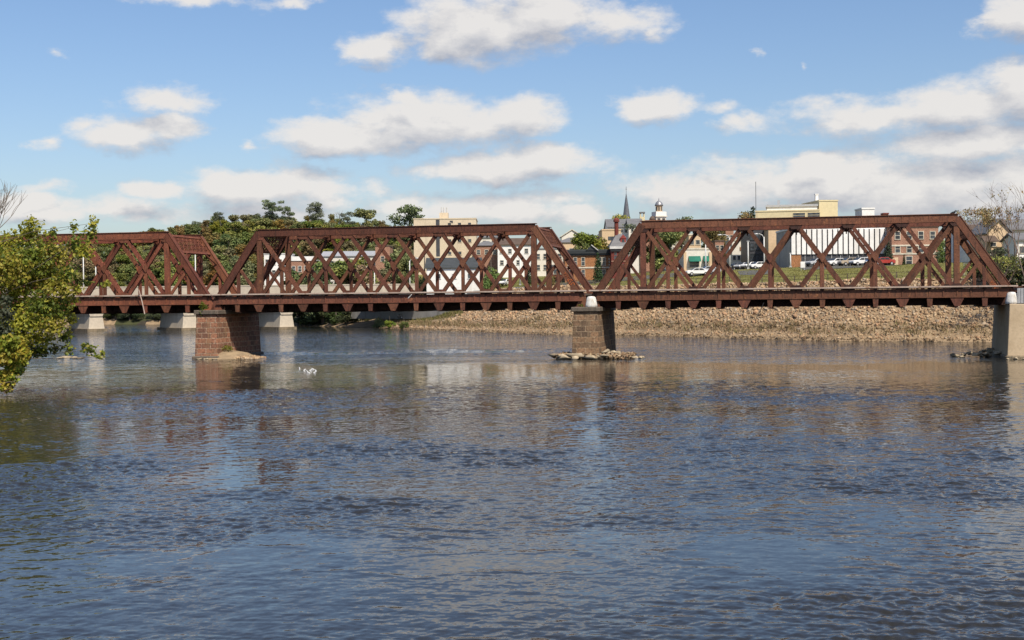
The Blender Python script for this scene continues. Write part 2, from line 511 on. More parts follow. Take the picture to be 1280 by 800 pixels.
C[(fx < -44) & (fd > 0.8)] = (0.055, 0.06, 0.025)
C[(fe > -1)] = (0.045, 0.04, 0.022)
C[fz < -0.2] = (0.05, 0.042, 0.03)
M['ground'] = tinted('grass_and_soil', rough=0.95, vary=0.4, scale=0.6)
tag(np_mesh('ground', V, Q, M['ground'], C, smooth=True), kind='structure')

# ------------------------------------------------------------------ water
def water_mat():
    m, t, b = new_mat('river_water')
    tc = t.n('ShaderNodeTexCoord').outputs['Object']
    def vnoise(sc, detail=2, rough=0.5, rot=0.0):
        o = t.n('ShaderNodeTexNoise'); o.inputs['Scale'].default_value = 1.0; o.inputs['Detail'].default_value = detail; o.inputs['Roughness'].default_value = rough
        t.l(t.mapping(tc, (sc[0], sc[1], 1), (0, 0, rot)), o.inputs['Vector'])
        return t.vmath('SUBTRACT', o.outputs[1], (0.5, 0.5, 0.5))
    sp = t.n('ShaderNodeSeparateXYZ'); t.l(tc, sp.inputs[0])
    X, Y = sp.outputs[0], sp.outputs[1]
    big = t.math('SUBTRACT', t.noise(tc, 0.035, 4, 0.6), 0.5)
    yy = t.math('ADD', Y, t.math('MULTIPLY', big, 60.0))
    riffle = t.ramp(yy, 120, 136)                       # broken water round the piers and upstream
    pat3 = t.noise(t.mapping(tc, (0.06, 0.14, 1)), 1.0, 4, 0.6, 0.8)
    pat2 = t.noise(t.mapping(tc, (0.22, 0.28, 1)), 1.0, 4, 0.6, 0.8)
    amp = t.math('ADD', 0.030, t.math('ADD', t.math('MULTIPLY', t.math('MULTIPLY', riffle, t.math('ADD', t.ramp(pat3, 0.30, 0.60), 0.35)), 0.40), t.math('MULTIPLY', t.n('ShaderNodeAttribute', attribute_name='chop').outputs['Fac'], 0.125)))
    s = t.vmath('ADD', t.vmath('SCALE', vnoise((0.9, 1.9), 2, 0.5, 0.15), 1.3), t.vmath('SCALE', vnoise((2.3, 4.6), 2, 0.5, -0.1), 2.2))
    s = t.vmath('ADD', s, t.vmath('SCALE', vnoise((7.5, 12.0), 2), 2.0))
    sl = t.n('ShaderNodeVectorMath', operation='SCALE'); t.l(s, sl.inputs[0]); t.l(amp, sl.inputs[3])
    s = t.vmath('MULTIPLY', sl.outputs[0], (0.8, 1.0, 0.0))
    gn = t.n('ShaderNodeNewGeometry').outputs['Normal']
    nrm = t.vmath('NORMALIZE', t.vmath('ADD', s, gn))
    t.l(nrm, b.inputs['Normal'])
    b.inputs['Base Color'].default_value = (0.022, 0.021, 0.018, 1)
    b.inputs['Roughness'].default_value = 0.04
    b.inputs['IOR'].default_value = 1.333
    return m
M['water'] = water_mat()


def vnoise2(x, y, seed, octs=3):
    """smooth value noise in 0..1"""
    tot, amp, norm = 0, 1.0, 0
    for o in range(octs):
        tab = np.random.default_rng(seed + o).random((256, 256))
        xi, yi = np.floor(x).astype(int), np.floor(y).astype(int)
        fx, fy = x - xi, y - yi
        fx, fy = fx * fx * (3 - 2 * fx), fy * fy * (3 - 2 * fy)
        a, b_ = tab[xi & 255, yi & 255], tab[(xi + 1) & 255, yi & 255]
        c, d = tab[xi & 255, (yi + 1) & 255], tab[(xi + 1) & 255, (yi + 1) & 255]
        tot = tot + amp * ((a * (1 - fx) + b_ * fx) * (1 - fy) + (c * (1 - fx) + d * fx) * fy)
        norm += amp; amp *= 0.5; x = x * 2.03 + 17.1; y = y * 2.03 + 5.7
    return tot / norm


def sstep(x, a, b):
    t = np.clip((x - a) / (b - a), 0, 1)
    return t * t * (3 - 2 * t)


def build_water():
    """the river surface: one sheet, finely meshed downstream of the bridge where single waves can be made out"""
    ang = np.radians(np.unique(np.concatenate([np.arange(-75, -26, 1.0), np.arange(-26, 26.001, 0.075), np.arange(26, 76, 1.0)])))
    rr = [6.0, 9, 12, 15, 17]
    while rr[-1] < 110: rr.append(rr[-1] * 1.0021)
    while rr[-1] < 168: rr.append(rr[-1] * 1.0045)
    while rr[-1] < 900: rr.append(rr[-1] * 1.05)
    rr = np.array(rr)
    AA, RR_ = np.meshgrid(ang, rr)
    X, Y = RR_ * np.sin(AA), RR_ * np.cos(AA)
    dr = RR_ * np.where(RR_ < 110, 0.0021, 0.0045) + np.where(RR_ > 165, 50, 0) + np.where(np.abs(AA) > 0.46, 5, 0)
    near = 1 - sstep(Y + (vnoise2(X * 0.03, Y * 0.03, 5) - 0.5) * 60, 66, 120)
    riff = sstep(Y + (vnoise2(X * 0.04, Y * 0.04, 9) - 0.5) * 30, 122, 138)
    # rough lanes and slicks drawn out by the current
    n1 = vnoise2(X * 0.055 + Y * 0.012, Y * 0.10 - X * 0.015, 21, 4)
    n2 = vnoise2(X * 0.24, Y * 0.30, 33, 3)
    mod = 0.12 + 1.1 * sstep(n1, 0.36, 0.60) * (0.45 + 0.55 * sstep(n2, 0.35, 0.6)) + 0.35 * sstep(n2, 0.5, 0.68)
    wx, wy = (vnoise2(X * 0.45, Y * 0.45, 40, 4) - 0.5) * 3.2, (vnoise2(X * 0.45, Y * 0.45, 50, 4) - 0.5) * 3.0
    ring = np.zeros_like(X)
    for p, rx, ry in (((955, 686), 2.2, 2.9), ((600, 705), 2.7, 1.5), ((390, 690), 2.0, 2.6), ((300, 590), 3.0, 5.5), ((250, 700), 2.0, 2.2), ((480, 610), 3.2, 2.6)):
        d = ray(*p); k = -HC / d.z
        q = np.sqrt(((X + wx - d.x * k) / rx) ** 2 + ((Y + wy - d.y * k) / ry) ** 2)
        mod *= 0.05 + 0.95 * sstep(q, 0.68, 1.16)
        ring += np.exp(-((q - 1.15) / 0.12) ** 2) * 0.008
    H = np.zeros_like(X)
    rg = np.random.default_rng(77)
    for i in range(70):
        lam = 0.16 * (1.5 / 0.16) ** rg.random()
        th = rg.normal(0.0, 1.0) + math.pi / 2
        k = 2 * math.pi / lam
        a = 0.0265 / k * (1.0 if lam < 0.7 else 0.6)
        w = np.clip(lam / (2.2 * dr) - 0.5, 0, 1)
        ph = rg.random() * 6.283 + (vnoise2(X * 0.35, Y * 0.35, 100 + i % 9, 1) - 0.5) * 5.0
        H += a * w * np.sin(k * (X * math.cos(th) + Y * math.sin(th)) + ph)
    H = H * (mod * near * 1.10 + 0.10 + 0.9 * riff) + ring * near
    H += (vnoise2(X * 0.20, Y * 0.36, 61, 2) - 0.5) * 0.045 * (0.35 + 0.65 * np.clip(mod, 0, 1)) * np.clip(1 - dr / 1.5, 0, 1)
    # the long standing waves below the piers
    y0 = 157 + (vnoise2(X * 0.10, X * 0 + 3.3, 71) - 0.5) * 9 - 0.03 * X
    for s_, am in ((0, 0.16), (5.5, 0.10), (-7, 0.07)):
        H += am * np.exp(-((Y - y0 - s_) / 1.3) ** 2) * sstep(X, -34, -26) * (1 - sstep(X, 6, 20)) * np.clip(1 - dr / 3, 0, 1)
    fade = np.clip((0.46 - np.abs(AA)) / 0.03, 0, 1)
    V = np.stack([X.ravel(), Y.ravel(), (H * fade).ravel()], 1)
    na, nr = len(ang), len(rr)
    ii = np.arange(na * nr).reshape(nr, na)
    Fq = np.stack([ii[:-1, :-1], ii[:-1, 1:], ii[1:, 1:], ii[1:, :-1]], -1).reshape(-1, 4)
    print('water', len(V))
    o = np_mesh('water', V, Fq, M['water'], smooth=True)
    at_ = o.data.attributes.new('chop', 'FLOAT', 'POINT')
    at_.data.foreach_set('value', np.ascontiguousarray((mod * near).ravel(), dtype=np.float32))
    return o
tag(build_water(), kind='structure')

# ------------------------------------------------------------------ the railway bridge
TAN = 373 / F
TH = math.atan(TAN)
BX, BN = Vector((math.cos(TH), -math.sin(TH), 0)), Vector((math.sin(TH), math.cos(TH), 0))   # along to the right, and away
O = at(667.6, 330, 138.0); O.z = 0


def station(px, z=10.5):
    lo, hi = -140.0, 120.0
    for _ in range(60):
        s = (lo + hi) / 2
        if proj(O + BX * s + Vector((0, 0, z)))[0] < px: lo = s
        else: hi = s
    return lo


def B(s, t, z):
    return O + BX * s + BN * t + Vector((0, 0, z))

ZT, ZS = 14.0, 7.02      # top of the top chord, top of the trough on the deck edge
WID = 8.0
sv = {p: station(p) for p in (209.2, 325.5, 667.6, 803.9, 1196.2)}
A = ((sv[667.6] - sv[325.5]) / 6 + (sv[1196.2] - sv[803.9]) / 6) / 2
print('panel', A, sv)


def make_span(s0, label, mats, graf=()):
    """s0 = station of the left end pin; the local frame has x along the bridge, y away from the river bend, z up"""
    m1, m2, md = mats
    root = empty('truss_span', B(s0, 0, 5.3), -TH, label, 'bridge', 'truss spans of the railway bridge')
    zo = -5.3                              # local z = world z + zo
    zt, zb, zc = ZT - 0.4 + zo, 6.45 + zo, (ZT - 0.4 + 6.45) / 2 + zo
    L = 8 * A
    for y, near in ((0.0, True), (WID, False)):
        c = MB().box(A - 0.12, 7 * A + 0.12, y - 0.24, y + 0.24, zt - 0.30, zt + 0.34)
        c.box(A - 0.3, 7 * A + 0.3, y - 0.33, y + 0.33, zt + 0.343, zt + 0.40)
        c.box(A + 0.2, 7 * A - 0.2, y - 0.32, y - 0.243, zt - 0.40, zt - 0.29)
        c.box(A + 0.2, 7 * A - 0.2, y + 0.243, y + 0.32, zt - 0.40, zt - 0.29)
        for k in range(1, 24):             # rivet battens
            x = A + k * 6 * A / 24
            c.box(x - 0.05, x + 0.05, y - 0.262, y - 0.238, zt - 0.27, zt + 0.32)
        c.build('top_chord', m1, root)
        bc = MB().box(0.3, L - 0.3, y - 0.36, y + 0.2, 5.98 + zo, 6.68 + zo)
        bc.box(0.0, L, y - 0.50, y + 0.36, 5.88 + zo, 5.977 + zo)
        bc.box(0.0, L, y - 0.40, y + 0.34, 6.683 + zo, 6.74 + zo)
        for k in range(1, 32):
            x = k * L / 32
            bc.box(x - 0.06, x + 0.06, y - 0.42, y - 0.357, 5.98 + zo, 6.68 + zo)
        bc.build('bottom_chord', m1, root)
        for x0, x1, q in ((0.05, A, 0), (L - 0.05, 7 * A, 1)):
            e = MB()
            p0, p1 = Vector((x0, y, zb - 0.25)), Vector((x1, y, zt))
            for dy in (-0.25, 0.25):
                e.beam(p0 + Vector((0, dy, 0)), p1 + Vector((0, dy, 0)), 0.68, 0.06)
            up = Vector((-(p1 - p0).z, 0, (p1 - p0).x)).normalized()
            if up.z < 0: up = -up
            e.beam(p0 + up * 0.37, p1 + up * 0.37, 0.06, 0.66)      # cover plate
            dd = (p1 - p0)
            for k in range(14):             # lacing under the cover
                a_, b_ = (k + 0.1) / 14, (k + 0.9) / 14
                s_ = 0.2 if k % 2 else -0.2
                e.beam(p0 + dd * a_ - up * 0.33 + Vector((0, s_, 0)), p0 + dd * b_ - up * 0.33 + Vector((0, -s_, 0)), 0.03, 0.1, across=up.cross(dd))
            ep = e.build('end_post', m1, root)
            for gk, pts_list in graf:
                if gk == (near, q):
                    g = MB()
                    for frac, off, shp in pts_list:
                        base = p0 + dd * frac + Vector((0, -0.285, 0)) + up * off
                        dn = dd.normalized()
                        g.tube([base + dn * u * 0.42 + up * v * 0.42 for u, v in shp], 0.035, 4)
                    g.build('graffiti', M['graffiti'], ep)
            # a plate of the pin shoe
        for x in (A, 7 * A):
            h = MB()
            for dx in (-0.23, 0.23):
                h.box(x + dx - 0.05, x + dx + 0.05, y - 0.21, y + 0.21, zb + 0.25, zt - 0.3)
            h.box(x - 0.27, x + 0.27, y - 0.225, y - 0.21, zb + 0.25, zt - 0.3)
            for k in range(9):
                zz = zb + 0.7 + k * (zt - zb - 1.4) / 9
                h.beam((x - 0.2, y + 0.2, zz), (x + 0.2, y + 0.2, zz + 0.62 * (1 if k % 2 else -1) * 0.8), 0.08, 0.03)
            h.build('hip_post', m1, root)
        for k in range(6):                 # the six crossed panels
            x0, x1 = A * (k + 1), A * (k + 2)
            xm = (x0 + x1) / 2
            a0, a1 = Vector((x0 + 0.18, y, zt - 0.35)), Vector((x1 - 0.18, y, zb + 0.30))
            b0, b1 = Vector((x0 + 0.18, y, zb + 0.30)), Vector((x1 - 0.18, y, zt - 0.35))
            g = MB()                       # outer pair of bars with battens
            dn = (a1 - a0)
            for dy in (-0.19, 0.19):
                g.beam(a0 + Vector((0, dy, 0)), a1 + Vector((0, dy, 0)), 0.36, 0.055)
            side = Vector((-dn.z, 0, dn.x)).normalized()
            for j in range(11):
                f0 = (j + 0.5) / 11
                if 0.42 < f0 < 0.58: continue
                for sg in (-0.16, 0.16):
                    c0 = a0 + dn * f0 + side * sg
                    g.beam(c0 - dn.normalized() * 0.1, c0 + dn.normalized() * 0.1, 0.03, 0.42)
            g.build('diagonal', m1, root)
            g = MB().beam(b0, b1, 0.31, 0.20)
            dn = b1 - b0
            side = Vector((-dn.z, 0, dn.x)).normalized()
            for sg in (-0.17, 0.17):
                g.beam(b0 + side * sg, b1 + side * sg, 0.05, 0.27)
            g.build('diagonal', m1, root)
            h = MB().box(xm - 0.14, xm + 0.14, y - 0.12, y + 0.12, zb + 0.25, zc - 0.1)
            h.box(xm - 0.19, xm + 0.19, y - 0.155, y - 0.123, zb + 0.25, zc - 0.1)
            h.prism([(xm - 0.36, zc), (xm, zc + 0.45), (xm + 0.36, zc), (xm, zc - 0.55)], y - 0.255, y - 0.225)
            h.build('sub_post', m1, root)
        for k in range(1, 8):              # gusset plates at the panel points
            x = A * k
            MB().prism([(x - 0.75, zt - 0.30), (x - 0.42, zt - 0.78), (x + 0.42, zt - 0.78), (x + 0.75, zt - 0.30)], y - 0.262, y - 0.23).build('top_gusset', m2, root)
            MB().prism([(x - 0.62, zb + 0.25), (x - 0.40, zb + 0.8), (x + 0.40, zb + 0.8), (x + 0.62, zb + 0.25)], y - 0.25, y - 0.222).build('bottom_gusset', m2, root)
        for x, xh, sgn in ((0.5 * A, A, 1), (7.5 * A, 7 * A, -1)):       # end panels: half post and short strut
            h = MB().box(x - 0.16, x + 0.16, y - 0.14, y + 0.14, zb + 0.25, zc - 0.3)
            h.build('sub_post', m1, root)
            MB().beam((x, y, zc - 0.1), (xh - sgn * 0.2, y, zb + 0.35), 0.30, 0.18).build('end_strut', m1, root)
    # across the bridge: top struts, laterals, portals, floor
    for k in range(2, 7):
        x = A * k
        g = MB().box(x - 0.14, x + 0.14, 0.25, WID - 0.25, zt - 0.28, zt + 0.1)
        for y0, sg in ((0.25, 1), (WID - 0.25, -1)):
            g.prism_x([(y0, zt - 0.28), (y0 + sg * 1.1, zt - 0.28), (y0, zt - 1.0)], x - 0.06, x + 0.06)
        g.box(x - 0.3, x + 0.3, 0.26, 0.7, zt - 0.55, zt - 0.285)
        g.box(x - 0.3, x + 0.3, WID - 0.7, WID - 0.26, zt - 0.55, zt - 0.285)
        g.build('top_strut', m2, root)
    for k in range(1, 7):
        for q in (0, 1):
            ya, yb = (0.3, WID - 0.3) if q else (WID - 0.3, 0.3)
            MB().beam((A * k + 0.2, ya, zt + 0.0 + 0.09 * q), (A * (k + 1) - 0.2, yb, zt + 0.0 + 0.09 * q), 0.07, 0.16, across=(1, 1, 0)).build('lateral_brace', m2, root)
    for x0, x1 in ((0.05, A), (L - 0.05, 7 * A)):       # portals in the plane of the end posts
        p0, p1 = Vector((x0, 0, zb - 0.25)), Vector((x1, 0, zt))
        dd = (p1 - p0); ln = dd.length; dn = dd.normalized()
        up = Vector((-dn.z, 0, dn.x))
        if up.z < 0: up = -up
        pt = MB()
        top, bot = p1 - dn * 0.15 + up * 0.1, p1 - dn * 2.35 + up * 0.1
        ey = Vector((0, 1, 0))
        for c_ in (top, bot):
            pt.beam(c_ + ey * 0.28, c_ + ey * (WID - 0.28), 0.26, 0.2, across=up)
        rows = 4
        n = 15
        for r in range(rows):
            u0, u1 = r / rows, (r + 1) / rows
            q0, q1 = top + (bot - top) * u0, top + (bot - top) * u1
            if r:
                pt.beam(q0 + ey * 0.28, q0 + ey * (WID - 0.28), 0.05, 0.1, across=up)
            for j in range(n):
                ya, yb = 0.3 + (WID - 0.6) * j / n, 0.3 + (WID - 0.6) * (j + 1) / n
                if (j + r) % 2: ya, yb = yb, ya
                pt.beam(q0 + ey * ya, q1 + ey * yb, 0.10, 0.05, across=up)
                if j: pt.beam(q0 + ey * (0.3 + (WID - 0.6) * j / n), q1 + ey * (0.3 + (WID - 0.6) * j / n), 0.05, 0.07, across=up)
        pp = pt.build('portal_lattice', m2, root)
        for y0, sg in ((0.26, 1), (WID - 0.26, -1)):
            kb = MB().beam(bot + ey * (y0 + sg * 1.5), bot - dn * 1.5 + ey * (y0), 0.16, 0.14, across=up)
            kb.build('knee_brace', m2, root)
    for k in range(0, 17):
        x = 0.5 * A * k
        if k in (0, 16): continue
        fb = MB().box(x - 0.11, x + 0.11, 0.05, WID - 0.05, 4.98 + zo, 5.9 + zo)
        fb.box(x - 0.24, x + 0.24, 0.05, WID - 0.05, 4.93 + zo, 4.977 + zo)
        o = fb.build('floor_beam', md, root)
        ep = MB()
        if k % 2 == 0:
            ep.prism([(x - 0.66, 5.87 + zo), (x - 0.24, 5.04 + zo), (x + 0.24, 5.04 + zo), (x + 0.66, 5.87 + zo)], -0.44, -0.38)
        else:
            ep.prism([(x - 0.28, 5.87 + zo), (x - 0.21, 5.04 + zo), (x + 0.21, 5.04 + zo), (x + 0.28, 5.87 + zo)], -0.44, -0.38)
        ep.box(x - 0.12, x + 0.12, -0.38, 0.05, 5.1 + zo, 5.9 + zo)
        ep.build('end_gusset', m1, o)
    for y in (1.7, 3.0, 5.0, 6.3):
        MB().box(0.15, L - 0.15, y - 0.14, y + 0.14, 5.12 + zo, 6.45 + zo).build('stringer', md, root)
    MB().box(0.1, L - 0.1, 0.42, WID - 0.42, 6.46 + zo, 6.66 + zo).build('deck', M['timber'], root)
    # the bright trough along the outer edge on short brackets
    tr = MB().box(-0.45, L + 0.45, -0.66, -0.34, 6.88 + zo, 7.02 + zo)
    tro = tr.build('cable_trough', M['strip'], root)
    br = MB()
    for k in range(17):
        x = 0.5 * A * k
        br.beam((x, -0.5, 6.84 + zo), (x, -0.42, 6.5 + zo), 0.08, 0.06)
    br.box(-0.3, L + 0.3, -0.46, 0.1, 6.80 + zo, 6.875 + zo)
    br.build('trough_bracket', md, tro)
    # shoes on the piers
    for x in (0.0, L):
        for y in (0.0, WID):
            sh = MB()
            w = 0.62
            sgn = 1 if x == 0 else -1
            sh.prism([(x - w, 0.02), (x + w, 0.02), (x + 0.28, 1.05), (x - 0.28, 1.05)], y - 0.3, y + 0.3)
            sh.box(x - w - 0.1, x + w + 0.1, y - 0.45, y + 0.45, -0.06, 0.017)
            sh.build('bearing_shoe', M['rust_orange'] if near_red else m1, root)
    return root, L

LEN = 8 * A
s_mid = sv[667.6] - 7 * A
s_right = sv[803.9] - A
s_left = sv[209.2] - 7 * A
near_red = True
squig = [(-1, .3), (-.6, .5), (-.3, .1), (-.5, -.4), (0, -.5), (.3, .2), (.1, .5), (.6, .4), (.8, -.1), (.5, -.5), (1.0, -.4)]
squig2 = [(-.9, -.4), (-.7, .5), (-.4, -.2), (-.1, .5), (0.1, -.5), (.4, .4), (.7, -.4), (.9, .3)]
make_span(s_left, 'redder rusty truss span partly behind the leafy left-bank tree', (M['rust_red'], M['rust_red'], M['rust_dark']))
near_red = False
make_span(s_mid, 'brown rusty truss span between the red stone pier and the grey stone pier', (M['rust_brown'], M['rust_brown'], M['rust_dark']),
          graf=[((True, 1), [(0.22, 0.0, squig), (0.31, 0.02, squig2)])])
make_span(s_right, 'brown rusty truss span between the grey stone pier and the pale concrete pier', (M['rust_brown'], M['rust_dark'], M['rust_dark']),
          graf=[((False, 1), [(0.08, 0.0, squig), (0.13, 0.0, squig2)]), ((False, 0), [(0.08, 0.0, squig2)])])

# orange scrawl on near diagonals of the right span belongs to the steel: small pieces of spray paint are parts of that span's first hip post
# short low girder beyond the concrete pier, running on to the right
s_end = s_right + LEN
g = empty('approach_girder', B(s_end + 1.0, 0, 5.3), -TH, 'short low rust girder running off behind the pale concrete pier', 'bridge')
MB().box(0.0, 16, -0.1, 0.1, 0.55, 1.65).box(0.0, 16, -0.3, 0.3, 1.653, 1.72).box(0, 16, -0.3, 0.3, 0.48, 0.547).build('girder', M['rust_brown'], g)
MB().box(0.0, 16, WID - 0.1, WID + 0.1, 0.55, 1.65).build('girder', M['rust_brown'], g)
MB().box(0.0, 16, 0.35, WID - 0.35, 1.2, 1.5).build('deck', M['timber'], g)
MB().box(-0.2, 16, -0.62, -0.42, 1.66, 1.74).build('cable_trough', M['strip'], g)

# ------------------------------------------------------------------ piers
def pier(name, s, label, mat, w0, w1, z_top, cap_m, y0=-1.9, y1=9.4, foot=True):
    root = empty(name, B(s, 0, 0), -TH, label, 'bridge pier')
    sh = MB().frustum((-w0 / 2, w0 / 2, y0 - 0.3, y1 + 0.3), (-w1 / 2, w1 / 2, y0, y1), -1.5, z_top - 0.5)
    sh.build('shaft', mat, root, bevel=0.03)
    MB().box(-w1 / 2 - 0.22, w1 / 2 + 0.22, y0 - 0.22, y1 + 0.22, z_top - 0.497, z_top - 0.02).build('coping', cap_m, root, bevel=0.06)
    if foot:
        MB().box(-w0 / 2 - 0.2, w0 / 2 + 0.2, y0 - 0.5, y1 + 0.5, -1.5, 0.32).build('footing', cap_m, root, bevel=0.1)
    return root

s1 = (s_left + LEN + s_mid) / 2
s2 = (s_mid + LEN + s_right) / 2
p1 = pier('stone_pier', s1, 'red sandstone block pier with a leafy sprig on its coping', M['stone_red'], 2.75, 2.35, 5.3, M['cap_stone'])
p2 = pier('stone_pier', s2, 'grey brown stone pier standing on a heap of pale boulders', M['stone_grey'], 3.0, 2.5, 5.3, M['cap_stone'])
s3 = s_end + 1.05
root = empty('concrete_pier', B(s3, 0, 0), -TH, 'pale smooth concrete pier at the far end of the truss spans', 'bridge pier')
MB().frustum((-1.9, 2.6, -2.3, 9.2), (-1.55, 2.4, -1.9, 9.0), -1.5, 5.22).build('shaft', M['concrete'], root, bevel=0.05)
MB().box(-1.98, 2.7, -2.5, 9.4, -1.5, 0.35).build('footing', M['concrete_wet'], root, bevel=0.12)
# low abutment under the left end
ab = empty('bridge_abutment', B(s_left - 1.2, 0, 0), -TH, 'stone abutment of the rusty bridge behind the left-bank trees', 'abutment')
MB().box(-6, 1.6, -2, WID + 2, 0.5, 5.25).build('wall', M['stone_grey'], ab, bevel=0.05)

def white_stone(s, lab):
    o = MB()
    o.lathe([(0.64, 0.0), (0.62, 0.25), (0.53, 0.7), (0.46, 0.98), (0.33, 1.1), (0.08, 1.13)], 9)
    w = o.build('painted_stone', M['white_stone'], smooth=True)
    w.location = B(s, -1.25, 5.24); w.scale = (1, 0.8, 1)
    tag(w, lab, 'painted stone')
white_stone(station(741.5, 6), 'white painted rounded stone on the coping of the grey stone pier')
white_stone(station(1262.5, 6), 'white painted rounded stone on top of the pale concrete pier')
# corrugated post on the concrete pier
root = empty('steel_post', B(station(1274.5, 6), -1.5, 5.22), -TH, 'corrugated galvanised steel post on top of the concrete pier', 'post')
po = MB()
for i in range(6):
    po.box(-0.42 + i * 0.14, -0.32 + i * 0.14, -0.08 + 0.05 * (i % 2), 0.04 + 0.05 * (i % 2), 0, 1.5)
po.box(-0.42, 0.38, 0.043, 0.10, 0, 1.5)
po.build('corrugated_sheet', M['metal_grey'], root)
MB().box(-0.5, 0.46, -0.12, 0.16, -0.0, 0.08).build('base_plate', M['metal_dark'], root)

# hanging rods, bracket
def rod(a, b, r, name, lab, cat, mat):
    a, b = Vector(a), Vector(b)
    o = MB().tube([a - a, (b - a) * 0.5 + Vector((0.03, 0, 0.02)), b - a], r, 6).build(name, mat)
    o.location = a
    return tag(o, lab, cat)
rod(B(station(955, 5), -0.35, 5.55), B(station(946.5, 5), -0.35, 4.15), 0.035, 'steel_rod', 'thin dark rod dangling under the deck of the span nearest the concrete pier', 'rod', M['metal_dark'])
rod(B(station(179, 6), -0.95, 7.6), B(station(186, 6), -0.95, 4.9), 0.06, 'loose_pipe', 'pale bent pipe hanging down across the deck edge of the redder span', 'pipe', M['strip'])
rod(B(station(518, 6), -0.95, 6.75), B(station(513.5, 6), -0.95, 6.35), 0.045, 'steel_bracket', 'small pale bracket sticking out below the trough of the middle span', 'bracket', M['pole_white'])

# bird on the top chord
def bird_mesh(mb, s=1.0):
    return mb.tube([(-0.20 * s, 0, 0.10 * s), (-0.10 * s, 0, 0.11 * s), (0.0, 0, 0.13 * s), (0.09 * s, 0, 0.17 * s), (0.13 * s, 0, 0.24 * s), (0.17 * s, 0, 0.26 * s), (0.24 * s, 0, 0.25 * s)],
                   [0.012 * s, 0.06 * s, 0.085 * s, 0.07 * s, 0.042 * s, 0.045 * s, 0.006 * s], 8)
cr = bird_mesh(MB(), 1.5).build('perched_bird', M['crow'], smooth=True)
cr.location = B(station(1191.5, 14), 0, ZT - 0.1)
tag(cr, 'small dark bird perched on top of the chord near the concrete pier end', 'bird')

# gulls on the water
d = [(374.5, 461), (380.5, 463.2), (384, 464.6), (388.2, 463.4), (391.2, 462), (394.6, 463.8), (393, 466), (386, 466.5)]
gull = None
for i, (px, py) in enumerate(d):
    r_ = ray(px, py); k = -HC / r_.z
    if gull is None:
        gull = empty('gull', (0, 0, 0))
        mb = bird_mesh(MB(), 0.72).build('body', M['feather'], gull, smooth=True)
        o = gull
    else:
        o = copy_tree(gull)
    o.location = (r_.x * k, r_.y * k, -0.06)
    o.rotation_euler = (0, 0, random.uniform(0, 6.28))
    tag(o, 'white gull floating in the small flock off the red stone pier', 'gull', 'gulls floating on the river')
# ------------------------------------------------------------------ stones
rng = np.random.default_rng(11)


def rock_hull(seed, flat=0.7, n=13):
    r = random.Random(seed)
    bm = bmesh.new()
    for _ in range(n):
        v = Vector((r.gauss(0, 1), r.gauss(0, 1), r.gauss(0, 1))).normalized() * r.uniform(0.8, 1.05)
        bm.verts.new((v.x * 1.0, v.y * r.uniform(0.7, 1), v.z * flat))
    g = bmesh.ops.convex_hull(bm, input=bm.verts)
    bmesh.ops.delete(bm, geom=[x for x in g['geom_interior'] if isinstance(x, bmesh.types.BMVert)], context='VERTS')
    bm.verts.ensure_lookup_table()
    bmesh.ops.triangulate(bm, faces=bm.faces)
    for i, v in enumerate(bm.verts): v.index = i
    V = np.array([v.co for v in bm.verts]); Fc = np.array([[v.index for v in f.verts] for f in bm.faces])
    bm.free()
    return V, Fc
HULLS = [rock_hull(i, n=11) for i in range(14)]


def rot_rand(r):
    q = rng.normal(size=4); q /= np.linalg.norm(q)
    w, x, y, z = q
    return np.array([[1 - 2 * (y * y + z * z), 2 * (x * y - z * w), 2 * (x * z + y * w)], [2 * (x * y + z * w), 1 - 2 * (x * x + z * z), 2 * (y * z - x * w)], [2 * (x * z - y * w), 2 * (y * z + x * w), 1 - 2 * (x * x + y * y)]])


def rocks(name, pts, sizes, cols):
    Vs, Fs, Cs, n = [], [], [], 0
    for p, s, c in zip(pts, sizes, cols):
        hv, hf = HULLS[rng.integers(len(HULLS))]
        v = hv @ rot_rand(rng).T * s
        Vs.append(v + p); Fs.append(hf + n); Cs.append(np.tile(c, (len(hf), 1))); n += len(hv)
    return np_mesh(name, np.concatenate(Vs), np.concatenate(Fs), M['rock'], np.concatenate(Cs))

STONE = np.array([(0.45, 0.31, 0.18), (0.40, 0.275, 0.165), (0.50, 0.37, 0.235), (0.34, 0.225, 0.135), (0.43, 0.265, 0.155), (0.38, 0.30, 0.215)])


def stone_cols(n, k=1.0):
    return STONE[rng.integers(len(STONE), size=n)] * rng.uniform(0.80, 1.15, size=(n, 1)) * k

# rip-rap on the far bank
cand = rng.uniform((-30, 140), (100, 300), size=(260000, 2))
z, d, e = ground_xy(cand[:, 0], cand[:, 1])
lim = np.interp(cand[:, 0], [-30, -17, -9, -3, 8, 100], [2.4, 3.2, 9, 14, 14.8, 15.0])
keep = (d > -0.6) & (d < lim) & (rng.random(len(d)) < np.where(d < 3.8, 0.95, 1.0))
cand, z, d = cand[keep], z[keep], d[keep]
n_ = min(len(cand), 26000)
cand, z, d = cand[:n_], z[:n_], d[:n_]
sz = (0.13 + 0.26 * rng.random(n_) ** 2.0 + 0.30 * (rng.random(n_) > 0.97)) * np.where(d < 3.2, 0.7, 1.0)
cc = stone_cols(n_)
wetmask = (d < 0.7)
cc[wetmask] *= 0.35
toe = (d > 1.8) & (d < 4.2)
cc[toe] = cc[toe] * 0.75
rp = rocks('riprap', np.stack([cand[:, 0], cand[:, 1], z + 0.04], 1), sz, cc)
tag(rp, kind='stuff')
print('riprap', n_)


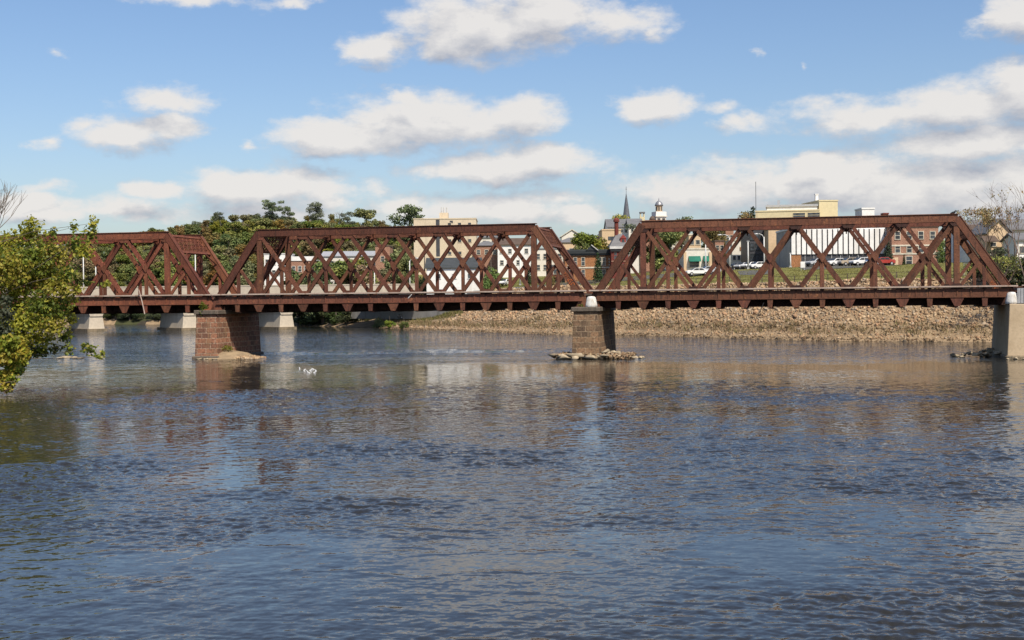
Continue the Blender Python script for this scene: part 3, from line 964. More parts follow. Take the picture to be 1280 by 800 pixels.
# dry weeds along the toe of the rip-rap
def blades(name, pts, h, w, cols, mat, per=7, spread=0.35, lean=0.5):
    Vs, Fs, Cs = [], [], []
    n = 0
    P = np.repeat(np.asarray(pts), per, axis=0)
    N = len(P)
    H = np.repeat(np.asarray(h), per) * rng.uniform(0.6, 1.15, N)
    base = P + np.concatenate([rng.normal(0, spread, (N, 2)), np.zeros((N, 1))], 1)
    ang = rng.uniform(0, 6.283, N)
    side = np.stack([np.cos(ang), np.sin(ang), np.zeros(N)], 1) * (w * rng.uniform(0.6, 1.3, N))[:, None]
    tip = base + np.stack([rng.normal(0, lean, N) * H, rng.normal(0, lean, N) * H, H], 1)
    V = np.stack([base - side, base + side, tip], 1).reshape(-1, 3)
    Fq = np.arange(3 * N).reshape(N, 3)
    c = np.asarray(cols)[rng.integers(len(cols), size=N)] * rng.uniform(0.7, 1.2, (N, 1))
    return np_mesh(name, V, Fq, mat, c)

cand = rng.uniform((-30, 140), (100, 300), size=(60000, 2))
z, d, e = ground_xy(cand[:, 0], cand[:, 1])
nn = wob(cand[:, 0], cand[:, 1], 1.2)
keep = (d > 2.0 + 0.4 * nn) & (d < 4.2 + 1.2 * nn) & (z > 0.5) & (cand[:, 0] > -30)
k3 = np.where(keep)[0][:1700]
w_ = blades('dry_weeds', np.stack([cand[k3, 0], cand[k3, 1], z[k3]], 1), np.full(len(k3), 0.7), 0.07,
            [(0.28, 0.20, 0.11), (0.22, 0.16, 0.08), (0.33, 0.25, 0.14), (0.20, 0.175, 0.08)], M['weed'], per=5)
tag(w_, kind='stuff')
# lighter weeds and grass at the foot of the retaining wall
cand = rng.uniform((-60, 230), (-8, 330), size=(30000, 2))
z, d, e = ground_xy(cand[:, 0], cand[:, 1])
keep = (((d > 7) & (d < 18)) | ((d > 3) & (rng.random(len(d)) < 0.10) & (d < 8))) & (cand[:, 0] < -10)
k3 = np.where(keep)[0][:3000]
w_ = blades('bank_weeds', np.stack([cand[k3, 0], cand[k3, 1], z[k3]], 1), np.where(d[k3] > 12, 1.2, 0.55), 0.08,
            [(0.17, 0.15, 0.05), (0.12, 0.14, 0.04), (0.24, 0.19, 0.10), (0.20, 0.17, 0.06)], M['weed'], per=6)
tag(w_, kind='stuff')
# grass tufts on the slope above the rip-rap
cand = rng.uniform((-12, 150), (140, 320), size=(90000, 2))
z, d, e = ground_xy(cand[:, 0], cand[:, 1])
keep = (d > 19) & (d < 46)
k3 = np.where(keep)[0][:16000]
w_ = blades('grass', np.stack([cand[k3, 0], cand[k3, 1], z[k3]], 1), np.full(len(k3), 0.16), 0.05,
            [(0.20, 0.20, 0.05), (0.23, 0.21, 0.06), (0.17, 0.18, 0.045), (0.28, 0.23, 0.09)], M['weed'], per=4)
tag(w_, kind='stuff')


# boulders and spits at the foot of the piers
BMESH = []
for i in range(7):
    hv, hf = rock_hull(100 + i, 0.62, 9)
    me = np_mesh('boulder', hv, hf, M['rock'], np.tile(np.array((0.44, 0.36, 0.25)) * (0.75 + 0.06 * i), (len(hf), 1)), parent='mesh')
    BMESH.append(me)


def boulder(s, t, z, size, label, group, i):
    o = link_mesh('boulder', BMESH[i % 7])
    o.location = B(s, t, z)
    o.scale = (size * random.uniform(0.9, 1.35), size * random.uniform(0.8, 1.1), size * random.uniform(0.6, 0.85))
    o.rotation_euler = (random.uniform(-.15, .15), random.uniform(-.15, .15), random.uniform(0, 6.28))
    tag(o, label, 'boulder', group)

rs = random.Random(5)
for i in range(17):                              # pale slabs across the front of the grey pier
    u = i / 16
    boulder(s2 - 3.3 + 6.0 * u + rs.uniform(-.2, .2), -2.7 + rs.uniform(-.5, .4) + (0.6 if abs(u - .5) > .42 else 0), 0.12 + rs.uniform(0, .28), rs.uniform(0.5, 0.95),
            'pale angular boulder heaped around the foot of the grey stone pier', 'boulders around the grey stone pier', i)
for i in range(26):                              # heap on the right of it
    u = rs.random()
    boulder(s2 + 1.6 + 3.9 * u, -2.4 + rs.uniform(0, 3.2), 0.05 + (1 - u) * 1.0 * rs.random(), rs.uniform(0.4, 0.75) * (1 - 0.4 * u),
            'small pale boulder in the heap beside the shaded flank of the grey stone pier', 'boulders in the heap beside the grey stone pier', i + 3)
for i in range(22):                              # stones left of the concrete pier
    u = rs.random()
    boulder(s3 - 1.9 - 4.2 * u ** 1.2, 1.2 + rs.uniform(0, 4.5), 0.08 + (1 - u) * 0.75 * rs.random(), rs.uniform(0.4, 0.75) * (1 - 0.4 * u),
            'stone in the low heap on the shaded side of the pale concrete pier', 'stones beside the concrete pier', i)
for i in range(7):
    boulder(s3 - 1.8 + i * 0.75, -2.75 + rs.uniform(-.2, .2), 0.05, rs.uniform(0.3, 0.45), 'stone along the sunlit foot of the pale concrete pier', 'stones in front of the concrete pier', i + 2)
for i in range(6):
    boulder(s1 - 0.9 + 0.45 * i + rs.uniform(-.2, .2), -2.6 + rs.uniform(-.2, .2), 0.02, rs.uniform(0.22, 0.36), 'dark small stone along the front foot of the red sandstone pier', 'stones in front of the red pier', i)
# gravel spit along the right flank of the red pier and rubble under the grey one
n_ = 1500
u = rng.random(n_); a_ = rng.uniform(-1.0, 1.0, n_)
pts = []
for uu, aa in zip(u, a_):
    s = s1 + 1.0 + 4.4 * uu
    t = -1.9 + 5.0 * (aa * 0.5 + 0.5) * (1 - 0.35 * uu)
    zz = 0.85 * (1 - uu) ** 1.2 * (1 - aa * aa * 0.75) - 0.05
    pts.append(B(s, t, zz))
sp = rocks('gravel_spit', np.array([tuple(p) for p in pts]), rng.uniform(0.07, 0.28, n_), stone_cols(n_, 0.85))
tag(sp, kind='stuff')
mound = MB()
mound.lathe([(1.0, -0.4), (0.9, 0.0), (0.6, 0.55), (0.25, 0.8), (0.02, 0.88)], 14)
mo = mound.build('gravel_mound', M.setdefault('gravel', simple('gravel', (0.34, 0.25, 0.15), (0.23, 0.17, 0.105), scale=3, bump=0.05)), smooth=True)
m2_ = mo.data
mo.location = B(s1 + 1.3, 0.3, 0.0); mo.scale = (3.9, 3.3, 1.0); mo.rotation_euler = (0, 0, -TH)
tag(mo, kind='stuff')
m2o = link_mesh('gravel_mound', m2_); m2o.location = B(s2 + 0.6, -0.2, -0.12); m2o.scale = (4.2, 3.3, 0.85); m2o.rotation_euler = (0, 0, -TH); tag(m2o, kind='stuff')
n_ = 1400
pts = [B(s2 - 3.0 + 7.6 * rs.random(), -3.1 + 4.8 * rs.random(), 0.02 + 0.5 * rs.random()) for _ in range(n_)]
tag(rocks('pier_rubble', np.array([tuple(p) for p in pts]), rng.uniform(0.1, 0.26, n_), stone_cols(n_, 0.7)), kind='stuff')
# stones of the left bank
for i, (px, py, s_) in enumerate([(84, 447.5, 0.9), (93, 448, 0.6), (99, 448.4, 0.4), (76, 448, 0.5), (104, 447.6, 0.3)]):
    r_ = ray(px, py); k = -HC / r_.z
    o = link_mesh('boulder', BMESH[(i + 2) % 7])
    o.location = (r_.x * k, r_.y * k, 0.05); o.scale = (s_, s_ * 0.8, s_ * 0.55)
    tag(o, 'pale flat stone at the water edge under the left-bank tree', 'boulder', 'stones below the left-bank tree')

# ------------------------------------------------------------------ the road bridge behind
YR = 286.0
RZ = 9.6
xl, xr = at(-260, 360, YR).x, at(520, 360, YR).x
rb = empty('road_bridge', ((xl + xr) / 2, YR, 0), 0, 'long pale concrete road bridge on flared piers behind the rusty trusses', 'bridge')
hw = (xr - xl) / 2
MB().box(-hw, hw, 0, 14, 7.3, 8.2).build('deck', M['concrete_road'], rb)
for i in range(5):
    MB().box(-hw, hw, 1.0 + i * 2.8, 1.5 + i * 2.8, 5.9, 7.297).build('girder', M['concrete_grey'], rb)
pr = MB().box(-hw, hw, -0.25, 0.1, 7.6, RZ - 0.25)
pr.box(-hw, hw, -0.32, 0.17, RZ - 0.247, RZ)
for i in range(40):
    x = -hw + (i + 0.5) * 2 * hw / 40
    pr.box(x - 0.05, x + 0.05, -0.29, -0.24, 7.7, RZ - 0.25)
pr.build('parapet', M['concrete_road'], rb)
MB().box(-hw, hw, 13.8, 14.1, 7.6, RZ - 0.1).build('parapet', M['concrete_road'], rb)
for px in (-120, -2, 114, 231, 352):
    x = at(px, 400, YR).x - (xl + xr) / 2
    c = MB()
    c.prism([(-2.1, 5.9), (2.1, 5.9), (2.1, 5.2), (1.35, 3.2), (-1.35, 3.2), (-2.1, 5.2)], 0.2, 12.8)
    c.frustum((-1.95, 1.95, 0.0, 13.0), (-1.4, 1.4, 0.4, 12.6), -1.0, 3.197)
    p = c.build('pier', M['concrete_road'], rb)
    p.location.x = x
    p.rotation_euler = (0, 0, R(37))
    p.location.x += 1.2
    MB().box(-2.15, 2.15, -0.2, 13.2, -1.2, 0.55).build('footing', M['concrete_wet'], p)


def lamp(px, ytop, Y, label, arm=0, zb=None, h=None, dx=2.2, group='street lamps'):
    top = at(px, ytop, Y)
    zb = gz(top.x, Y) if zb is None else zb
    root = empty('street_lamp', (top.x, Y, zb), 0, label, 'street lamp', group)
    H = top.z - zb
    MB().tube([(0, 0, 0), (0, 0, H * 0.5), (0, 0, H)], [0.17, 0.13, 0.10], 8).build('pole', M['pole_white'], root, smooth=True)
    MB().box(-0.22, 0.22, -0.22, 0.22, 0, 0.35).build('base', M['metal_grey'], root)
    if arm:
        MB().tube([(0, 0, H - 0.3), (0.35 * arm, 0, H + 0.35), (0.9 * arm, 0, H + 0.6), (dx * arm, 0, H + 0.55)], [0.07, 0.065, 0.06, 0.05], 6).build('arm', M['pole_white'], root, smooth=True)
        MB().tube([(dx * arm - 0.1 * arm, 0, H + 0.55), (dx * arm + 0.15 * arm, 0, H + 0.57), (dx * arm + 0.65 * arm, 0, H + 0.52), (dx * arm + 0.8 * arm, 0, H + 0.5)], [0.07, 0.16, 0.14, 0.04], 8).build('lamp_head', M['metal_grey'], root, smooth=True)
    else:
        MB().box(-0.25, 0.25, -0.12, 0.12, H, H + 0.15).build('lamp_head', M['metal_grey'], root)
    return root
lamp(104, 318, YR + 13, 'pale lamp post on the road bridge seen through the redder span beside the leafy tree', zb=8.2)
lamp(119.5, 326, YR + 13.2, 'shorter pale lamp post on the road bridge just past the tall one', zb=8.2)
lamp(244, 318, YR + 13, 'pale lamp post seen under the lattice portal of the redder span', zb=8.2)
lamp(468, 336, YR + 13, 'pale plain lamp post near the town end of the road bridge', zb=8.2)
lamp(512, 326, YR + 6, 'pale curved-arm lamp beside the dark trees left of the beige block', arm=1, zb=8.2, dx=1.2)
lamp(589, 330, 300, 'curved-arm lamp standing before the grey-roofed white house', arm=1, dx=1.3)
lamp(650, 324, 284, 'curved-arm lamp standing near the hillside white house', arm=-1, dx=0.7)
lamp(882, 304, 262, 'plain pale lamp post beside the green-awning shop', arm=0)
lamp(912, 297, 262, 'lamp post with two curved arms at the street mouth', arm=-1, dx=1.6)
lamp(935, 302, 258, 'thick plain pale pole in front of the dark glass block', arm=0)
lamp(955, 296, 258, 'lamp post with arched arm in front of the orange brick block', arm=-1, dx=1.2)
lamp(988, 317, 252, 'short pale post beside the white fin building', arm=0)

# retaining wall at the town end of the road bridge
pts = [(at(px, 400, Y).x, Y) for px, Y in ((440, 307), (500, 296), (560, 285), (630, 272))]
rw = empty('retaining_wall', (pts[0][0], pts[0][1], 0), 0, 'long grey concrete retaining wall above the weedy far bank', 'wall')
for (xa, ya), (xb, yb) in zip(pts[:-1], pts[1:]):
    m = MB()
    a_ = Vector((xa - pts[0][0], ya - pts[0][1], 0)); b_ = Vector((xb - pts[0][0], yb - pts[0][1], 0))
    m.beam(a_ + Vector((0, 0, 4.05)), b_ + Vector((0, 0, 4.05)), 4.3, 0.6, across=(0.62, 0.78, 0))
    m.beam(a_ + Vector((0, 0, 6.3)), b_ + Vector((0, 0, 6.3)), 0.2, 0.8, across=(0.62, 0.78, 0))
    m.build('wall_panel', M['concrete_grey'], rw)

# fence along the top of the rip-rap
fpts = []
for px, Y in ((745, 262), (770, 252), (830, 238), (900, 225.5), (970, 214.5), (1040, 204.5), (1110, 196.5), (1180, 189.5), (1250, 183.5), (1330, 177)):
    fpts.append(Vector((at(px, 350, Y).x, Y, 0)))
# keep the fence on the crest: slide each point to 18 m inland
fence = empty('cable_fence', (fpts[0].x, fpts[0].y, 0), 0, 'low dark rail fence running along the top of the stony bank', 'fence')
allp = []
for a_, b_ in zip(fpts[:-1], fpts[1:]):
    for k in range(5):
        allp.append(a_.lerp(b_, k / 5))
allp = [p for p in allp]
for p in allp:
    for _ in range(3):
        dd_ = float(ground_xy([p.x], [p.y])[1][0]); e1 = float(ground_xy([p.x + .5], [p.y])[1][0]); e2 = float(ground_xy([p.x], [p.y + .5])[1][0])
        gxx, gyy = (e1 - dd_) * 2, (e2 - dd_) * 2
        gg = max(gxx * gxx + gyy * gyy, 0.2)
        p.x += gxx * (17.5 - dd_) / gg; p.y += gyy * (17.5 - dd_) / gg
    p.z = gz(p.x, p.y)
rails = {0.5: MB(), 1.05: MB()}
for i, p in enumerate(allp):
    q = p - fence.location
    MB().box(q.x - 0.06, q.x + 0.06, q.y - 0.06, q.y + 0.06, p.z - 0.2, p.z + 1.15).build('post', M['timber'], fence)
    if i + 1 < len(allp):
        q2 = allp[i + 1] - fence.location
        for h, m in rails.items():
            m.beam(q + Vector((0, -0.07, h)), q2 + Vector((0, -0.07, h)), 0.06, 0.04)
for h, m in rails.items():
    m.build('rail', M['timber'], fence)

# ------------------------------------------------------------------ trees
def leaf_cloud(blobs, n, size, cols, seed, up=0.4, shell=0.55, aspect=0.7):
    """blobs = [(cx,cy,cz,rx,ry,rz)]; returns V,F,C of n leaf-clump faces spread through the blobs, mostly in their outer shells"""
    r = np.random.default_rng(seed)
    bl = np.array(blobs, float)
    wgt = (bl[:, 3] * bl[:, 4] + bl[:, 3] * bl[:, 5]); wgt /= wgt.sum()
    bi = r.choice(len(bl), size=n, p=wgt)
    u = r.normal(size=(n, 3)); u /= np.linalg.norm(u, axis=1)[:, None]
    rad = 1 - shell * r.random(n) ** 1.6
    lump = 1 + 0.16 * np.sin(5 * u[:, 0] + bi) * np.sin(6 * u[:, 1] + 2 * bi) + 0.12 * np.sin(9 * u[:, 2] + bi * 1.7)
    P = bl[bi, :3] + u * bl[bi, 3:] * (rad * lump)[:, None]
    nrm = u * 0.55 + r.normal(size=(n, 3)) * 0.75 + np.array((0, 0, up))
    nrm /= np.linalg.norm(nrm, axis=1)[:, None]
    t = np.cross(nrm, r.normal(size=(n, 3))); t /= np.linalg.norm(t, axis=1)[:, None]
    b = np.cross(nrm, t)
    s = size * r.uniform(0.55, 1.25, n)
    a, c = t * s[:, None], b * (s * aspect)[:, None]
    V = np.stack([P - a, P + c + a * 0.15 + nrm * (s * 0.12)[:, None], P + a, P - c - a * 0.1 + nrm * (s * 0.12)[:, None]], 1).reshape(-1, 3)
    Fq = np.arange(4 * n).reshape(n, 4)
    cols = np.array(cols)
    blobcol = r.integers(len(cols), size=len(bl))
    ci = np.where(r.random(n) < 0.65, blobcol[bi], r.integers(len(cols), size=n))
    C = cols[ci] * r.uniform(0.75, 1.25, (n, 1))
    return V, Fq, C


def limb_mb(mb, p, q, r0, r1, rr, bend=0.12, n=4):
    p, q = Vector(p), Vector(q)
    L = (q - p).length
    pts, rad = [], []
    off = Vector((rr.uniform(-1, 1), rr.uniform(-1, 1), rr.uniform(-.3, 1))) * bend * L
    for i in range(n + 1):
        t = i / n
        pts.append(p.lerp(q, t) + off * math.sin(math.pi * t))
        rad.append(r0 + (r1 - r0) * t)
    mb.tube(pts, rad, 6)


G1 = [(0.1569, 0.1841, 0.0558), (0.1152, 0.155, 0.0446), (0.1989, 0.2035, 0.0614), (0.0941, 0.126, 0.0409)]
G2 = [(0.2093, 0.2229, 0.0558), (0.1779, 0.1938, 0.0521), (0.2511, 0.2325, 0.0652), (0.1361, 0.1648, 0.0466)]
G3 = [(0.2198, 0.1841, 0.0744), (0.2616, 0.1841, 0.0744), (0.1779, 0.155, 0.0652), (0.2302, 0.1452, 0.0652)]
G4 = [(0.135, 0.1625, 0.084), (0.1755, 0.195, 0.108), (0.1134, 0.1375, 0.072)]


def proto_tree(kind, seed):
    """unit-ish tree about 10 m tall: returns (crown mesh, trunk mesh)"""
    rr = random.Random(seed)
    blobs = []
    if kind == 'round':
        for i in range(20):
            z = rr.uniform(1.4, 9.0)
            k = math.sqrt(max(0.05, 1 - ((z - 4.8) / 5.0) ** 2))
            a, d_ = rr.uniform(0, 6.28), rr.uniform(0.3, 1) * 3.0 * k
            s = rr.uniform(0.9, 1.7)
            blobs.append((d_ * math.cos(a), d_ * math.sin(a), z, s, s, s * 0.8))
        cols, n, size = (G1, G2, G3)[seed % 3], 5200, 0.26
    elif kind == 'feathery':
        for i in range(17):
            z = rr.uniform(4.5, 9.8)
            a, d_ = rr.uniform(0, 6.28), rr.uniform(0.2, 2.6)
            s = rr.uniform(0.7, 1.3)
            blobs.append((d_ * math.cos(a), d_ * math.sin(a), z, s * 1.2, s * 1.2, s * 0.65))
        cols, n, size = G4, 2600, 0.21
    elif kind == 'conifer':
        for i in range(14):
            z = 0.8 + i * 0.68
            s = 0.35 + 1.7 * (1 - i / 14)
            blobs.append((rr.uniform(-.1, .1), rr.uniform(-.1, .1), z, s, s, 0.55))
        cols, n, size = [(0.035, 0.055, 0.026), (0.045, 0.066, 0.03)], 1800, 0.24
    elif kind in ('shrub', 'shaded_shrub'):
        for i in range(14):
            a, d_ = rr.uniform(0, 6.28), rr.uniform(0.2, 3.2)
            z = rr.uniform(1.2, 6.5) * (1 - d_ / 7)
            s = rr.uniform(0.9, 1.6)
            blobs.append((d_ * math.cos(a), d_ * math.sin(a), z, s * 1.1, s * 1.1, s))
        cols, n, size = ([(0.05, 0.065, 0.026), (0.065, 0.08, 0.03), (0.04, 0.055, 0.022)] if seed > 43 else G1 if seed % 2 else G2), 2400, 0.28  # highest seeds: tints darkened to stand for shade under the road bridge
    V, Fq, C = leaf_cloud(blobs, n, size, cols, seed)
    crown = np_mesh('crown', V, Fq, M['leaf_far'], C, parent='mesh')
    mb = MB()
    mb.tube([(0, 0, -1.2), (0.05, 0, 1.5), (0.0, 0.1, 4), (0.1, 0, 7.2), (0.1, 0, 9.2)], [0.30, 0.24, 0.18, 0.10, 0.03], 7)
    for b_ in blobs[::2]:
        limb_mb(mb, (0, 0.02, max(0.6, b_[2] - 2.0)), b_[:3], 0.10, 0.03, rr)
    o = mb.build('trunk', M['bark'])
    tr = o.data
    bpy.data.objects.remove(o)
    return crown, tr

PROTO = {k: [proto_tree(k, s) for s in seeds] for k, seeds in dict(round=(3, 4, 5, 6, 7, 8), feathery=(21, 22, 23), conifer=(31, 32), shrub=(41, 42, 43), shaded_shrub=(44, 45)).items()}


def tree(kind, v, x, y, h, label, group=None, w=1.0, name=None, zb=None, cat='tree'):
    cr, tr = PROTO[kind][v % len(PROTO[kind])]
    root = empty(name or ('shrub' if 'shrub' in kind else 'conifer_tree' if kind == 'conifer' else 'tree'), (x, y, gz(x, y) if zb is None else zb), random.uniform(0, 6.28), label, 'shrub' if 'shrub' in kind else cat, group)
    s = h / 10.0
    root.scale = (s * w, s * w, s)
    link_mesh('crown', cr, root)
    link_mesh('trunk', tr, root)
    return root


def tree_px(kind, v, px, ytop, Y, label, group=None, w=1.0, hmin=3.0, **k):
    p = at(px, ytop, Y)
    g_ = gz(p.x, Y) if 'zb' not in k else k['zb']
    return tree(kind, v, p.x, Y, max(hmin, (p.z - g_) * (1.0 if 'shrub' not in kind else 1.35)), label, group, w, **k)

rt = random.Random(99)
sky = [(150, 318), (190, 305), (210, 292), (235, 279), (262, 270), (290, 269), (310, 266), (340, 262), (380, 272), (400, 276), (430, 280), (470, 290), (520, 292), (560, 300)]
sx, sy = [a for a, b in sky], [b for a, b in sky]
cnt = 0
for row, (Y, drop, step) in enumerate(((575, 0, 15), (520, 8, 15), (470, 20, 16), (430, 36, 17), (400, 52, 18))):
    px = -170.0 + rt.uniform(0, 8)
    while px < 520:
        yt = float(np.interp(px, [-200, 60] + sx, [322, 322] + sy)) + drop + rt.uniform(-3, 6)
        if row == 4 and px > 440 or (330 < px < 500 and row in (3, 4)):
            px += step; continue
        yt = min(yt, 352)
        tree_px('round', rt.randrange(6), px, yt, Y + rt.uniform(-12, 12), 'broad leafy tree in the wooded hillside behind the road bridge', 'trees on the wooded hillside', w=rt.uniform(1.1, 1.6), hmin=8)
        cnt += 1
        px += step * rt.uniform(0.8, 1.25)
print('hill trees', cnt)
# the taller, thinner trees on the skyline
for v, (kind, px, yt, Y, w, lab) in enumerate([
    ('feathery', 245, 276, 560, 0.9, 'thin grey-green tree on the hill skyline just right of the redder span portal'),
    ('feathery', 272, 266, 560, 0.9, 'airy low skyline tree left of the tallest hilltop tree'),
    ('feathery', 340, 250, 540, 1.15, 'tallest airy grey-green tree on the hill skyline'),
    ('feathery', 360, 257, 545, 0.8, 'slim airy tree leaning on the right flank of the tallest hilltop tree'),
    ('feathery', 395, 254, 540, 1.0, 'airy skyline tree standing alone over the left part of the middle span'),
    ('round', 413, 267, 540, 0.9, 'dark dense round tree tucked right of the lone airy skyline tree'),
    ('feathery', 435, 264, 545, 0.9, 'small thin skyline tree next to a bare one'),
    ('round', 458, 259, 540, 1.15, 'brownish full skyline tree over the middle span'),
    ('round', 477, 274, 540, 0.8, 'small low skyline tree beside the brownish full one'),
    ('conifer', 493, 276, 540, 0.7, 'tiny pointed conifer on the skyline left of the beige block'),
    ('feathery', 512, 259, 470, 1.15, 'dark airy tree touching the left side of the beige block'),
]):
    tree_px(kind, v, px, yt, Y, lab, w=w)
# bushes at the water, the road bridge's shade painted into their leaf colours
for i in range(22):
    px = 128 + i * 15.5 + rt.uniform(-4, 4)
    if px > 458: break
    Y = float(np.interp(px, [130, 210, 300, 375, 440], [372, 370, 347, 329, 306])) + rt.uniform(0, 4)
    tree_px('shaded_shrub', i, px, 386 + rt.uniform(-4, 4), Y, 'round bush tinted as if shaded at the water edge under the road bridge', 'bushes under the road bridge', w=1.3, hmin=6.0)
for i, (px, yt, Y, lab) in enumerate([(475, 393, 292, 'yellowish bush at the left foot of the grey retaining wall'), (487, 397, 287, 'small yellow-green bush beside the yellowish one below the retaining wall'), (505, 399, 279, 'low dry bush at the middle of the retaining wall foot')]):
    tree_px('shrub', i, px, yt, Y, lab, hmin=1.6, w=1.1)
# greenery behind the middle truss
for i, (kind, px, yt, Y, w, lab) in enumerate([
    ('round', 372, 334, 330, 1.0, 'green tree behind the left end of the middle span'),
    ('round', 418, 322, 325, 1.1, 'bright green tree below the long grey roof'),
    ('round', 440, 326, 330, 1.0, 'yellowing tree below the long grey roof'),
    ('round', 402, 333, 322, 1.0, 'low olive tree beside the bright green one behind the middle span'),
    ('round', 455, 318, 335, 1.0, 'thin brownish tree left of the pink brick end wall'),
    ('round', 482, 335, 320, 1.0, 'bushy green tree in front of the pink brick end wall'),
    ('round', 500, 308, 345, 1.0, 'dark green tree between the pink brick end wall and the beige block'),
    ('round', 508, 318, 330, 0.8, 'second dark green tree at the foot of the beige block'),
    ('shrub', 530, 325, 300, 0.8, 'green bush at the left gable of the grey-roofed white house'),
    ('shrub', 614, 325, 290, 0.8, 'olive bush right of the grey-roofed white house'),
    ('conifer', 660, 330, 280, 1.1, 'dark conifer behind the right hip post of the middle span'),
    ('round', 688, 337, 262, 0.8, 'small green tree left of the orange brick station'),
    ('conifer', 747, 316, 262, 1.0, 'dark green conifer in front of the orange brick station'),
    ('round', 735, 289, 330, 1.2, 'dense green tree behind the orange brick station roof'),
    ('round', 748, 294, 335, 1.0, 'second green tree next to the tan block behind the station'),
    ('round', 728, 297, 328, 0.8, 'low dark tree left of the dense one behind the station roof'),
    ('round', 784, 265, 480, 1.0, 'round tree at the foot of the church spire'),
    ('feathery', 800, 281, 300, 1.2, 'yellowish thin-leaved tree behind the left hip of the span by the concrete pier'),
    ('round', 820, 283, 300, 1.0, 'yellow-green tree left of the green-awning shop'),
    ('round', 838, 284, 295, 1.1, 'yellow autumn tree behind the shop'),
    ('round', 893, 280, 330, 1.0, 'dark green tree over the street behind the shop'),
    ('feathery', 852, 270, 420, 0.9, 'thin pale tree right of the white cupola'),
    ('round', 890, 273, 420, 0.9, 'small tree top peeping over the chord right of the cupola'),
    ('round', 936, 263, 400, 0.8, 'dark green tree at the left corner of the cream yellow block'),
    ('conifer', 941, 259, 402, 0.9, 'dark pointed tree hugging the left wall of the cream yellow block'),
    ('conifer', 1110, 300, 243, 1.25, 'dense dark conifer between the white fin building and the brick block'),
    ('conifer', 1130, 319, 236, 0.9, 'small young conifer in front of the brick block'),
    ('round', 1178, 300, 235, 0.8, 'green tree at the right corner of the brick block'),
    ('feathery', 1172, 318, 230, 0.9, 'thin yellowish tree before the brick block'),
]):
    tree_px(kind, i, px, yt, Y, lab, w=w, hmin=2.0)


# bare and half-bare trees
def bare_tree(name, x, y, zb, h, seed, label, leaves=0, cols=G2, spread=0.35, mat='twig', levels=4, r0=0.2, leafsize=0.16):
    rr = random.Random(seed)
    root = empty(name, (x, y, zb), 0, label, 'tree')
    mb = MB()
    tips = []

    def grow(p, d, L, r, lev):
        q = p + d * L
        limb_mb(mb, p, q, r, r * 0.62, rr, bend=0.06, n=3)
        if lev == 0:
            tips.append(q); return
        for k in range(rr.choice((2, 3, 3))):
            nd = (d + Vector((rr.gauss(0, spread), rr.gauss(0, spread), rr.uniform(-0.05, 0.30)))).normalized()
            grow(q if k else p.lerp(q, rr.uniform(0.75, 1)), nd, L * rr.uniform(0.62, 0.85), r * 0.6, lev - 1)
        if lev <= 2: tips.append(q)
    grow(Vector((0, 0, -0.5)), Vector((rr.uniform(-.1, .1), rr.uniform(-.1, .1), 1)).normalized(), h * 0.33, r0, levels)
    mb.build('trunk', M[mat], root)
    if leaves:
        r = np.random.default_rng(seed)
        T = np.array([tuple(t) for t in tips])
        low_ = T[T[:, 2] < np.percentile(T[:, 2], 72)]
        bl = [(*t, 0.5, 0.5, 0.4) for t in low_]
        V, Fq, C = leaf_cloud(bl, leaves, leafsize, cols, seed, shell=0.9)
        np_mesh('crown', V, Fq, M['leaf_shrub'], C, parent=root)
    return root
for i, (px, yt, Y, lv, cols, lab) in enumerate([
    (1232, 244, 190, 1300, G3, 'half-bare tree with some yellow-green leaves right of the truss end'),
    (1262, 240, 178, 600, G3, 'reddish half-bare tree in front of the tan gabled house'),
    (1279, 216, 170, 250, G3, 'tall bare reddish tree at the right edge of the view'),
    (1246, 300, 174, 900, G2, 'low leafy young tree before the tan gabled house'),
    (1218, 318, 182, 700, G2, 'small olive sapling just beyond the fence right of the truss end'),
]):
    p = at(px, yt, Y); zb = gz(p.x, Y)
    bare_tree('half_bare_tree', p.x, Y, zb, (p.z - zb) * 0.92, 60 + i, lab, leaves=lv, cols=[tuple(c_ * 1.3 for c_ in q_) for q_ in cols], r0=0.14, levels=5, leafsize=0.13)
for i, (px, yt, Y, lab) in enumerate([(1225, 305, 186, 'olive shrub behind the chain-link fence, next to the truss end'), (1248, 312, 181, 'brownish shrub in front of the tan gabled house'), (1268, 306, 178, 'tall olive shrub near the right edge of the view'), (1284, 318, 176, 'wide shrub cut by the right edge of the view')]):
    tree_px('shrub' if i % 2 == 0 else 'feathery', i, px, yt, Y, lab, w=0.8 if i % 2 == 0 else 1.3, name='shrub', cat='shrub')
p = at(6, 212, 128)
bare_tree('bare_tree', p.x - 3.0, 128, gz(p.x - 3.0, 128), (p.z - gz(p.x - 3.0, 128)) * 1.02, 83, 'bare grey tree rising above the leafy left-bank tree', leaves=0, mat='bark', levels=5, spread=0.33)
p = at(424, 262, 545)
bare_tree('bare_tree', p.x, 545, gz(p.x, 545), p.z - gz(p.x, 545), 84, 'bare thin tree between two airy trees on the hill skyline', leaves=0, mat='bark', levels=4, r0=0.25)
